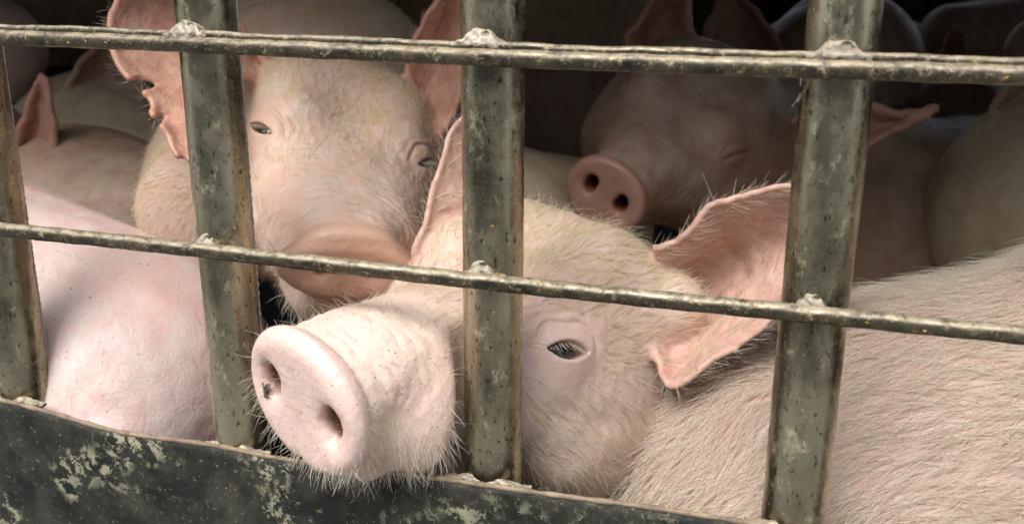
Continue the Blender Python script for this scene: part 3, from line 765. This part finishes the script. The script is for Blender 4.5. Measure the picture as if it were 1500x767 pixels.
earA2 = Splat(*ear_sheet([(640, 400, .90), (607, 372, .875), (624, 325, .88), (640, 260, .885), (662, 195, .89), (692, 150, .90), (712, 130, .91)],
                         [(665, 380, .91), (650, 345, .895), (662, 290, .898), (680, 235, .90), (692, 190, .905), (704, 160, .91), (716, 135, .912)],
                         [(700, 350, .91), (715, 310, .91), (732, 265, .91), (740, 220, .91), (738, 190, .91), (728, 160, .91), (718, 138, .912)], th=0.0023, ripple=0.0015, seed=5))
nb1, nb2, nb3 = W(990, 560, 1.10), W(1120, 600, 1.30), W(1330, 620, 1.65)
chA = [(hA.to_world(np.array([[-.27, 0, -.03]]))[0], nb1, 0.095, 0.11), (nb1, nb2, 0.11, 0.14), (nb2, nb3, 0.14, 0.17)]
def comb_head(p, n, h):
    q = h.to_local(p); d = np.zeros_like(q)
    d[:, 0] = -1.0; d[:, 1] = np.sign(q[:, 1]) * 0.35 * sstep(np.abs(q[:, 1]), 0.02, 0.08)
    d[:, 2] = 0.55 * sstep(q[:, 2], 0.0, 0.06) - 0.9 * (1 - sstep(q[:, 2], -0.02, 0.05))
    d = d + 0.25 * np.stack([wob(p, .08, 4, i) for i in range(3)], 1) + 0.10 * np.stack([wob(p, .02, 4, i + 2) for i in range(3)], 1)
    return (d @ h.R.T)
def dens_A(V, N, h):
    q = h.to_local(V); return facing(V, N) * in_view(V) * (0.06 + 0.94 * sstep(-q[:, 0], 0.06, 0.14))
def whisk(V, N, h):
    q = h.to_local(V); sx = -q[:, 0]
    lowd = 1 - sstep(q[:, 2], -0.035, 0.002); rimd = sstep(np.sqrt(q[:, 1] ** 2 + q[:, 2] ** 2), 0.028, 0.045)
    return (1 - sstep(sx, 0.06, 0.11)) * (0.10 + lowd * 1.0) * (0.25 + rimd) * (0.3 + 0.7 * sstep(sx, -0.01, 0.02))
def whiskdir(p, n, h):
    q = h.to_local(p); d = np.zeros_like(q); d[:, 0] = 0.35; d[:, 1] = q[:, 1] * 14; d[:, 2] = -0.9
    return (d @ h.R.T)
def fuzz(V, N, h):
    q = h.to_local(V); return (1 - sstep(-q[:, 0], 0.10, 0.16)) * facing(V, N)
def ear_comb(*es):
    def c(p, n, h):
        o = h.to_world(np.array([[-.24, 0, .02]]))[0]; d = p - o; d /= np.linalg.norm(d, axis=1)[:, None]
        return d + 0.3 * np.stack([wob(p, .03, 4, i) for i in range(3)], 1)
    return c
def ear_dens(*es):
    def f(V, N, h):
        d = np.min([e(V) for e in es], 0); return (1 - sstep(d, 0.001, 0.008)) * in_view(V) * (0.35 + 0.65 * (np.abs((N * ((CO - V) / np.linalg.norm(CO - V, axis=1)[:, None])).sum(1)) < 0.45))
    return f
def shapeA(P, v):
    v = smin(v, capsule(P, W(925, 450, .90), W(985, 448, .885), 0.055, 0.030), 0.03)          # ear root
    v = smin(v, ellip(P, W(612, 612, .765), (0.036, 0.036, 0.040)), 0.025)                     # full upper lip
    return smax(v, -capsule(P, W(692, 500, .765), W(700, 700, .765), 0.010, 0.022), 0.022)      # fold behind it
gA = gridbox(hA.T, RA, [hA.T, nb1, nb2, nb3], [0.1, 0.14, .17, .19], ((-0.36, -0.20, -0.16), (0.09, 0.26, 0.19)), 0.0019 if not QUICK else 0.003, 0.02)
piA = make_pig('cream pig pushing its round snout out over the plate, one big ear spread', W(1100, 640, 1.2) * (1, 1, 0) + (0, 0, DECK), hA, chA, [earA1, earA2], 'skin_cream', gA,
    [(int(22000 * HS), 0.0175, 0.00025, 'hair_cream', comb_head, dens_A, dict(jitter=0.30, lift=0.26)),
     (int(1500 * HS), 0.0130, 0.00014, 'hair_white', whiskdir, whisk, dict(jitter=0.6, lift=1.1, use_bare=False, seg=5, bend=0.3)),
     (int(2500 * HS), 0.0045, 0.00008, 'hair_white', comb_head, fuzz, dict(jitter=0.5, lift=0.7, use_bare=False)),
     (int(2600 * HS), 0.0130, 0.00014, 'hair_white', ear_comb(earA1, earA2), ear_dens(earA1, earA2), dict(jitter=0.35, lift=0.45, use_bare=False))],
    extra=shapeA)

# ---- the pig whose face fills the gap behind the second pipe
RB = frame((0.222, -0.392, 0.892), (0.948, -0.195, -0.25)); 
RBs = frame((0.19, -0.70, 0.69), (0.948, -0.12, -0.25))
hB = Head(RB, W(508, 396, 0.875), 1.06, RBs, bend=(0.005, 0.05), snout=1.04, fat=1.12, open_eye=(0.62, 0.58), jaw=0.0, jawr=0.013, snh=0.62, muz=0.40, nostril=0.75, rim=0.0055, wrinkle=2.0, eyen=((0.60, 0.62, 0.45), (0.50, 0.80, -0.12)), es=1.2, eyepos=(-0.184, 0.059, 0.036))
print('B', [tuple(round(v, 2) for v in hB.landmark(q)) for q in ([0, 0, .045], [0, .05, 0], [0, -.05, 0], hB.eyes[0][0], hB.eyes[1][0], [-.27, .1, .07], [-.27, -.1, .07])])
earB1 = Splat(*ear_sheet([(395, 95, 1.06), (360, 50, 1.04), (310, -20, 1.0), (250, -70, .97), (200, -40, .945), (165, 20, .925), (168, 80, .915), (205, 140, .90), (240, 190, .895), (262, 228, .89)],
                         [(392, 110, 1.08), (365, 85, 1.07), (330, 50, 1.05), (285, 20, 1.02), (250, 20, .99), (235, 50, .965), (235, 90, .945), (245, 140, .925), (258, 185, .91), (270, 228, .895)],
                         [(385, 125, 1.05), (372, 118, 1.03), (355, 110, 1.01), (340, 105, .99), (330, 110, .97), (322, 125, .955), (315, 150, .94), (305, 185, .92), (292, 212, .905), (278, 232, .895)],
                         th=0.0030, ripple=0.0014, seed=8, notch=[(0.755, 0.0, 0.022, 0.42), (0.86, 0.0, 0.018, 0.34), (0.80, 0.0, 0.03, 0.12)]))
earB2 = Splat(*ear_sheet([(600, 120, 1.10), (598, 88, 1.09), (618, 40, 1.08), (648, -10, 1.07), (668, -60, 1.06)],
                         [(630, 140, 1.12), (640, 100, 1.12), (655, 50, 1.11), (665, 0, 1.09), (672, -60, 1.065)],
                         [(640, 205, 1.09), (668, 160, 1.08), (685, 90, 1.07), (688, 10, 1.06), (676, -60, 1.06)], th=0.003, seed=11))
b1, b2 = W(470, 150, 1.33), W(420, 60, 1.75)
chB = [(hB.to_world(np.array([[-.30, 0, -.02]]))[0], b1, 0.125, 0.15), (b1, b2, 0.15, 0.17), (W(300, 300, 1.10), W(340, 250, 1.3), 0.075, 0.10)]
gB = gridbox(hB.T, RB, [hB.T, b1, b2, W(170, 0, .92), W(200, 300, 1.1), W(672, -60, 1.07)], [0.1, 0.17, .19, .08, .1, .03], ((-0.33, -0.23, -0.16), (0.03, 0.17, 0.22)), 0.0021 if not QUICK else 0.0032, 0.02)
def ringB(P, v): return v
def tintB(V, t):
    d = earB1(V); return np.maximum(t, 1.0 * (1 - sstep(d, 0.001, 0.006)))
make_pig('sleepy cream pig facing out behind the second pipe with a torn orange-pink ear', W(420, 200, 1.6) * (1, 1, 0) + (0, 0, DECK), hB, chB, [earB1, earB2], 'skin_face', gB,
    [(int(34000 * HS), 0.0125, 0.00022, 'hair_cream', comb_head, dens_A, dict(jitter=0.25, lift=0.22)),
     (int(500 * HS), 0.013, 0.00015, 'hair_white', whiskdir, whisk, dict(jitter=0.5, lift=1.0, use_bare=False)),
     (int(1800 * HS), 0.0100, 0.00014, 'hair_white', ear_comb(earB1, earB2), ear_dens(earB1, earB2), dict(jitter=0.35, lift=0.5, use_bare=False))], tintf=tintB)

# ---- pink flank low on the left
def flank(label, base, pts, rads, mat, hair, h=0.004, H=0.03, group=None, ears=(), extra=None, kb=0.06, dirtf=None, fine=None):
    ch = [(pts[i], pts[i + 1], rads[i], rads[i + 1]) for i in range(len(pts) - 1)]
    P = np.array(pts); lo = P.min(0) - max(rads); hi = P.max(0) + max(rads)
    g = gridbox(np.zeros(3), np.eye(3), P, rads, fine or (lo, hi), h, H)
    return make_pig(label, base, None, ch, list(ears), mat, g, hair, group, kb, extra, dirtf=dirtf)
def comb_const(*v, wobble=0.3, conv=None):
    d0 = cdir(v)
    def c(p, n, h):
        return d0 + wobble * np.stack([wob(p, .12, 4, i + 9) for i in range(3)], 1)
    return c
def dens_V(V, N, h): return facing(V, N) * in_view(V)
def foldC(P, v):
    a, b = W(70, 520, .93), W(135, 640, .90)
    v = smin(v, capsule(P, W(95, 540, .955), W(150, 660, .93), 0.030, 0.045), 0.02)
    for a_, b_, am in (((120, 565, .89), (175, 480, .88), .0016), ((210, 440, .89), (285, 405, .90), .0018), ((250, 560, .89), (300, 470, .89), .0012), ((90, 400, .92), (180, 370, .92), .0012)):
        v = v + 0.6 * am * np.exp(-(capsule(P, W(*a_), W(*b_), 0, 0) / 0.010) ** 2) * (0.6 + 0.4 * wob(P, .02))
    return v + 0.0003 * wob(P, 0.025, 6, 3)
piC = flank('pale pink pig lying low on the left with bare speckled flank against the plate', W(-60, 600, 1.1) * (1, 1, 0) + (0, 0, DECK),
    [W(-420, 400, 1.3), W(-150, 440, 1.12), W(188, 552, 1.045)], [0.19, 0.172, 0.150], 'skin_pink',
    [(int(4500 * HS), 0.014, 0.00012, 'hair_white', comb_const(0.25, -1, 0.1), dens_V, dict(jitter=0.3, lift=0.16))], extra=foldC, h=0.003)

# ---- broad haired back low on the right
def foldE(P, v): return v
def comb_E(p, n, h):
    x, y = px_of(p); t = np.clip((x - 880) / 650, 0, 1)[:, None]
    a, b = cdir((-0.8, -0.62, 0.1)), cdir((-1.0, -0.12, 0.1))
    d = a * (1 - t) + b * t
    fan = np.clip((y - 520) / 260, -1, 1)[:, None] * np.clip((x - 1150) / 300, 0, 1)[:, None]
    d = d + cdir((0, -1, 0)) * fan * -0.0 + RC @ np.array([0, 0.55, 0]) * (-fan) * -1 * 0.6
    return d + 0.28 * np.stack([wob(p, .10, 4, i + 9) for i in range(3)], 1) 
piE = flank('big cream pig lying at lower right, its broad back thick with long white bristles', W(1400, 700, .95) * (1, 1, 0) + (0, 0, DECK),
    [W(1128, 735, .93), W(1420, 720, .925), W(1760, 650, .90), W(2150, 560, .95)], [0.160, 0.185, 0.205, 0.19], 'skin_haired',
    [(int(17000 * HS), 0.034, 0.00027, 'hair_white', comb_E, dens_V, dict(jitter=0.27, lift=0.2, seg=5))], h=0.004)
# ---- the pig asleep in the shade with its snout resting on the others
RD = frame((-0.496, -0.386, 0.778), (0.79, -0.573, 0.22))
hD = Head(RD, W(886, 286, 1.14), 1.0, None, snout=1.0, fat=1.08, open_eye=(0.0, 0.0), wrinkle=2.2, nostril=0.95, rim=0.009)
def ear3(A, M, B, **k):
    return Splat(*ear_sheet(A, M, B, th=0.0050, step=0.0025, **k), h=0.003)
earD1 = ear3([(930, 80, 1.33), (922, 58, 1.32), (945, 20, 1.31), (962, -10, 1.30), (985, -40, 1.29)],
             [(960, 70, 1.35), (965, 45, 1.35), (975, 15, 1.34), (985, -15, 1.32), (990, -40, 1.30)],
             [(1000, 80, 1.32), (1008, 50, 1.32), (1010, 20, 1.31), (1005, -10, 1.30), (994, -40, 1.29)], seed=2)
earD2 = ear3([(1165, 175, 1.22), (1215, 150, 1.20), (1265, 148, 1.19), (1300, 165, 1.18), (1335, 166, 1.18), (1372, 160, 1.18)],
             [(1170, 205, 1.25), (1215, 185, 1.24), (1262, 178, 1.22), (1300, 182, 1.2), (1335, 172, 1.19), (1372, 161, 1.18)],
             [(1175, 250, 1.21), (1230, 230, 1.19), (1272, 212, 1.18), (1300, 195, 1.18), (1335, 180, 1.18), (1372, 163, 1.18)], seed=6)
d1, d2, d3 = W(1150, 235, 1.45), W(1300, 340, 1.55), W(1450, 330, 1.75)
gD = gridbox(hD.T, RD, [hD.T, d1, d2, d3, W(1372, 160, 1.18), W(985, -40, 1.3)], [0.1, 0.15, .2, .2, .03, .03], ((-0.33, -0.15, -0.15), (0.03, 0.15, 0.18)), 0.0034, 0.02)
def tD(V, t):
    m = 1 - sstep(np.minimum(earD2(V), earD1(V)), 0.001, 0.006); return np.maximum(t, m)
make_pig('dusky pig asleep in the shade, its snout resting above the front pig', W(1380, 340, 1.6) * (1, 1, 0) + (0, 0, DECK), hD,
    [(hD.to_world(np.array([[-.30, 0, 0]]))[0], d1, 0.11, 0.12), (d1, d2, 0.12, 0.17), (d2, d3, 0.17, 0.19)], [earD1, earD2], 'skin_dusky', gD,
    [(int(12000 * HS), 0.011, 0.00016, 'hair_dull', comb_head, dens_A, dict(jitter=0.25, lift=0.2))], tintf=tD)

# ---- the herd behind
DG = 'pigs crowded in the shade behind'
def bg(label, pts, rads, mat='skin_dusky', ears=(), hair=0, h=0.007, comb=(-0.3, -1, 0)):
    c = np.mean(pts, 0); fine = None
    if ears: fine = (np.min([e.lo + .008 for e in ears], 0), np.max([e.lo + e.n * e.h - .008 for e in ears], 0)); h = 0.0034
    return flank(label, (c[0], c[1], DECK), pts, rads, mat,
        [(int(hair * HS), 0.013, 0.00012, 'hair_dull', comb_const(*comb), dens_V, dict(jitter=0.3, lift=0.22))] if hair else [], h=h, H=0.014 if ears else 0.04, group=DG, ears=ears, fine=fine)
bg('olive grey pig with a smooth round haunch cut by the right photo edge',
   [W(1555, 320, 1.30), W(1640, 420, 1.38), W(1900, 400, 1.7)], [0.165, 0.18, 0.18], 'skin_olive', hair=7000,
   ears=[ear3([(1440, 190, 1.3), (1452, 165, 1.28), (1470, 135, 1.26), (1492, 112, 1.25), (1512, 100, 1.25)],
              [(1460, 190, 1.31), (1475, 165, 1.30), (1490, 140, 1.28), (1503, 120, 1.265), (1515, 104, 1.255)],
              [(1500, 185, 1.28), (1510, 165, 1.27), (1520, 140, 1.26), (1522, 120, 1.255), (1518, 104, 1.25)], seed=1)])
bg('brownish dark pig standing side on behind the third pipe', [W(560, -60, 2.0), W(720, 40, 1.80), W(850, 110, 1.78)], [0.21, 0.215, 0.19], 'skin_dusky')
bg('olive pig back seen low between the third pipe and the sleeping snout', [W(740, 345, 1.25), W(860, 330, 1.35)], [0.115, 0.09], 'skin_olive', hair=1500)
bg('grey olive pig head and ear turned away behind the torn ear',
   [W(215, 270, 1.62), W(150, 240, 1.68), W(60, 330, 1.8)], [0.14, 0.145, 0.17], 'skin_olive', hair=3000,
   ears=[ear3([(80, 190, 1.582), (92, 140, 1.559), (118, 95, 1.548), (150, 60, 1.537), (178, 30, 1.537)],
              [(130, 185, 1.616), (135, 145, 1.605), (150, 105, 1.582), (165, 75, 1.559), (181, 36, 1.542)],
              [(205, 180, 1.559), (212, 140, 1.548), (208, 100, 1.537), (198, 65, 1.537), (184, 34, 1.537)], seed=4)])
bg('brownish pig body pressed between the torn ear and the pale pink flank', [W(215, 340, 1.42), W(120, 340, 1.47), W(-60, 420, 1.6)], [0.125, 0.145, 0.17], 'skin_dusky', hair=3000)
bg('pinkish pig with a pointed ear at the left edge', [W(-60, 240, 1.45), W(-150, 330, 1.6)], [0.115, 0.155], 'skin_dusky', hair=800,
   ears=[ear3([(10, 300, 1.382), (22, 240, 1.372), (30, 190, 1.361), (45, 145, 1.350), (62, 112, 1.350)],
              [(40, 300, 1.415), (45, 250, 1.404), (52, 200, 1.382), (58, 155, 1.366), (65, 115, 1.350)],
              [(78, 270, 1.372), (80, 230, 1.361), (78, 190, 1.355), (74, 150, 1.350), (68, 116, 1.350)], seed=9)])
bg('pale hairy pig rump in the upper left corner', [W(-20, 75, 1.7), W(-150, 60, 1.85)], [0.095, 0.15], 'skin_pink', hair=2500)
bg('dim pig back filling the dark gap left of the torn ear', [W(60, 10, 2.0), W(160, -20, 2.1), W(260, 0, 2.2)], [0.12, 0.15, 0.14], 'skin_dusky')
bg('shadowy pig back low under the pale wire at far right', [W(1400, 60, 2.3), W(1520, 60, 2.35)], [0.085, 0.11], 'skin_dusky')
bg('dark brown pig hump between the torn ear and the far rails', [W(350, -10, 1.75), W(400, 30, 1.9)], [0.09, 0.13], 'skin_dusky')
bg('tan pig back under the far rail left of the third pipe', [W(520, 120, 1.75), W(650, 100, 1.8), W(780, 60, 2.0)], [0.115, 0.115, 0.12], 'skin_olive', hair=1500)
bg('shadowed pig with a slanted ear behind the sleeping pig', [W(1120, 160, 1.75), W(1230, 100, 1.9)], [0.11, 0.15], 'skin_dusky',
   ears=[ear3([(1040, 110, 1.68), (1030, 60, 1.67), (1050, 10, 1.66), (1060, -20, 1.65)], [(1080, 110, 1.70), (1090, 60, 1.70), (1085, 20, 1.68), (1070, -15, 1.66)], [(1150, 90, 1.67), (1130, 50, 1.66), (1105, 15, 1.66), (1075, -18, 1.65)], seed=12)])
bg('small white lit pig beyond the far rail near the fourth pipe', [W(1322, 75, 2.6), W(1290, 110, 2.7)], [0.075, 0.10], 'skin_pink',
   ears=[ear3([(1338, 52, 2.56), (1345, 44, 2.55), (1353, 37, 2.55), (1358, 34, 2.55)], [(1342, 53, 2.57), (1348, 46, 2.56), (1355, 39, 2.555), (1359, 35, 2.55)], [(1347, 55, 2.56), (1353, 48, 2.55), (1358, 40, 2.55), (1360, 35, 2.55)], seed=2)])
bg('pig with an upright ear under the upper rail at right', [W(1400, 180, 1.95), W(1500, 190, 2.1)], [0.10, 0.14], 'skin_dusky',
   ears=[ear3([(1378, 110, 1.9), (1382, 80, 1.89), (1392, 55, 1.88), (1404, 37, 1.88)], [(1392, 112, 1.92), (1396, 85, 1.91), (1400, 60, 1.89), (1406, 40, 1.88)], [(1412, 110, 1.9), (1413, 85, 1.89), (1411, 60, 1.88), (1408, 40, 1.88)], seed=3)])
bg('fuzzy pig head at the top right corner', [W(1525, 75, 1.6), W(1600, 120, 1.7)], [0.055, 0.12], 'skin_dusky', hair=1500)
# ---- far rails and posts of the pen behind
fr = empty('pen_rail', (0, 2.3, DECK), 'dark inner pen rails and posts dividing the herd', 'railing')
for px, y0 in ((512, 2.2), (597, 2.2), (1300, 2.2), (1440, 2.2)):
    p = plane_pt(px, 20, y0); m = Acc(); m.tube([(p[0], y0, DECK), (p[0], y0, 2.12)], 0.012, 14); m.build('post', MAT['dark_steel'], fr)
p = plane_pt(560, 38, 2.17); m = Acc(); m.tube([(-2.9, 2.17, p[2]), (2.9, 2.17, p[2])], 0.009, 12); m.build('rail', MAT['dark_steel'], fr)
w0, w1 = plane_pt(1430, 12, 2.1), plane_pt(1560, 24, 2.1)
m = Acc(); m.tube([w0, w1, w1 + (w1 - w0) * 4], 0.004, 8); tag(m.build('wire', MAT['wire']), 'pale thin wire strung across the dark at upper right', 'wire')
# ------------------------------------------------------------------ small things: crumbs of feed, the fly, a scrap of cloth
from mathutils.bvhtree import BVHTree
rootA, VA, NA, QA, fA = piA
bv = BVHTree.FromPolygons([tuple(v) for v in VA], [tuple(int(i) for i in q) for q in QA])
def hit(px, py):
    d = W(px, py, 1.0) - CO; h = bv.ray_cast(Vector(CO), Vector(d / np.linalg.norm(d)))
    return (np.array(h[0]), np.array(h[1])) if h[0] is not None else (None, None)
def blob(acc, c, n, s):
    a = np.cross(n, RNG.normal(size=3)); a /= np.linalg.norm(a); b = np.cross(n, a); ph = RNG.uniform(0, 6)
    k = 6; V = [c + n * s * 0.55 + (a * RNG.normal() + b * RNG.normal()) * s * 0.15]
    for i in range(k):
        t = ph + i * 6.283 / k; r = s * RNG.uniform(0.6, 1.2); V.append(c - n * s * 0.2 + a * math.cos(t) * r * 1.3 + b * math.sin(t) * r * 0.8)
    acc.add(V, [(0, 1 + i, 1 + (i + 1) % k) for i in range(k)])
m = Acc()
for c, n in crumb_pts:
    if random.random() < 0.45: blob(m, c, n, 0.0003 + random.random() ** 3 * 0.0014)
for k in range(150):
    px, py = (random.gauss(590, 45), random.gauss(540, 60)) if k % 3 else (random.gauss(470, 50), random.gauss(640, 40))
    c, n = hit(px, py)
    if c is not None: blob(m, c, n, random.choice([0.0004, 0.0005, 0.0007, 0.0010]))
for k in range(60):
    c, n = hit(random.uniform(770, 1150), random.uniform(280, 640))
    if c is not None: blob(m, c, n, 0.0006)
for pig_, nn_, (x0_, x1_, y0_, y1_) in ((piC, 60, (50, 310, 290, 640)), (piE, 45, (950, 1490, 430, 750))):
    b2 = BVHTree.FromPolygons([tuple(v) for v in pig_[1]], [tuple(int(i) for i in q) for q in pig_[3]])
    for k in range(nn_):
        d = W(random.uniform(x0_, x1_), random.uniform(y0_, y1_), 1.0) - CO; h = b2.ray_cast(Vector(CO), Vector(d / np.linalg.norm(d)))
        if h[0] is not None: blob(m, np.array(h[0]), np.array(h[1]), random.choice([0.0006, 0.0008, 0.0011]))
cr = m.build('feed_crumbs', MAT['crumb'], None, False); tag(cr, 'tiny golden crumbs of feed stuck to the bars, the plate and the nearest pigs', 'feed crumbs', kind='stuff')
# fly at the rim of the snout's left nostril
c, n = hit(392, 574)
if c is None: c, n = W(392, 574, 0.70), cdir((0, 0, 1))
fl = empty('fly', c, 'small dark fly with yellow marks at the rim of the snout\'s left nostril', 'fly')
ax_ = cdir((-0.25, -0.95, 0.15)); ax_ = ax_ - n * (ax_ @ n); ax_ /= np.linalg.norm(ax_); sd = np.cross(n, ax_); RF = np.stack([ax_, sd, n], 1)
cb = c + n * 0.0022
def ovoid(name, o, r, mat, par=None):
    V = []; seg = 20; nn = 12
    for i in range(nn + 1):
        for j in range(seg):
            a, b = math.pi * i / nn, 2 * math.pi * j / seg; V.append((math.cos(a) * r[0], math.sin(a) * math.cos(b) * r[1], math.sin(a) * math.sin(b) * r[2]))
    q = Acc(); q.add((np.array(V) + o) @ RF.T + cb, [(i * seg + j, (i + 1) * seg + j, (i + 1) * seg + (j + 1) % seg, i * seg + (j + 1) % seg) for i in range(nn) for j in range(seg)])
    return q.build(name, mat, par or fl)
ovoid('thorax', (0, 0, 0), (0.0022, 0.0017, 0.0016), MAT['fly'])
ab = ovoid('abdomen', (-0.0038, 0, 0), (0.0030, 0.0019, 0.0016), MAT['fly'])
ovoid('head', (0.0029, 0, -0.0001), (0.0011, 0.0015, 0.0012), MAT['fly'])
for k in (-1, 1): ovoid('marking', (0.0006, k * 0.0009, 0.0011), (0.0009, 0.0005, 0.0006), MAT['flyspot'])
for k in (-1, 1):
    q = Acc(); o = [(0.0, 0.0006 * k, 0.0016), (-0.003, 0.0022 * k, 0.0022), (-0.0065, 0.0042 * k, 0.0020), (-0.0078, 0.0036 * k, 0.0018), (-0.0072, 0.0018 * k, 0.0018), (-0.003, 0.0006 * k, 0.0020)]
    V = np.array(o) @ RF.T + cb; q.add(np.vstack([V, V + n * 0.00008]), [tuple(range(6)), tuple(range(6, 12))[::-1]] + [(i, (i + 1) % 6, 6 + (i + 1) % 6, 6 + i) for i in range(6)])
    q.build('wing', MAT['wing'], fl, False)
    for x0, x1 in ((0.0012, 0.0042), (0.0, 0.0002), (-0.001, -0.0042)):
        q = Acc(); q.tube((np.array([(x0, k * 0.001, -0.0006), ((x0 + x1) / 2, k * 0.0028, 0.0006), (x1, k * 0.0042, -0.0020), (x1 * 1.1, k * 0.0050, -0.0023)]) @ RF.T) + cb, 0.00016, 6)
        q.build('leg', MAT['fly'], fl)
# scrap of cloth hanging by a thread on the fourth pipe
c0 = W(1176, 108, 0.625); c1 = W(1177, 128, 0.627)
px4 = PX[PX.index(0.0112)]
z0, z1 = plane_pt(1176, 108, -.02)[2], plane_pt(1177, 130, -.02)[2]
sx_ = px4 - PR * math.cos(0.35); sy_ = -PR * math.sin(0.35)
sc = empty('cloth_scrap', (sx_, sy_, z1 - 0.008), 'tiny frayed pale cloth scrap stuck to the fourth pipe under the upper rail', 'scrap')
q = Acc(); q.tube([(sx_ - 0.0012, sy_ - 0.001, z) for z in np.linspace(z0, z1, 6)], 0.0004, 6); q.build('thread', MAT['wire'], sc)
q = Acc(); V = []; nu, nv = 8, 5
for i in range(nu):
    for j in range(nv):
        u, v = i / (nu - 1), j / (nv - 1)
        V.append((sx_ - 0.0018 + 0.0065 * u * (0.9 + 0.1 * v) - 0.0045 * (v) + random.gauss(0, .0003), sy_ - 0.0035 - 0.003 * u + 0.0006 * math.sin(u * 9), z1 - 0.006 + 0.0075 * u - 0.008 * v + random.gauss(0, .0004)))
V = np.array(V); q.add(np.vstack([V, V + (0, 0.0009, 0)]), [(i * nv + j, (i + 1) * nv + j, (i + 1) * nv + j + 1, i * nv + j + 1) for i in range(nu - 1) for j in range(nv - 1)] +
      [(40 + i * nv + j, 40 + i * nv + j + 1, 40 + (i + 1) * nv + j + 1, 40 + (i + 1) * nv + j) for i in range(nu - 1) for j in range(nv - 1)])
q.build('cloth', MAT['scrap'], sc, False)
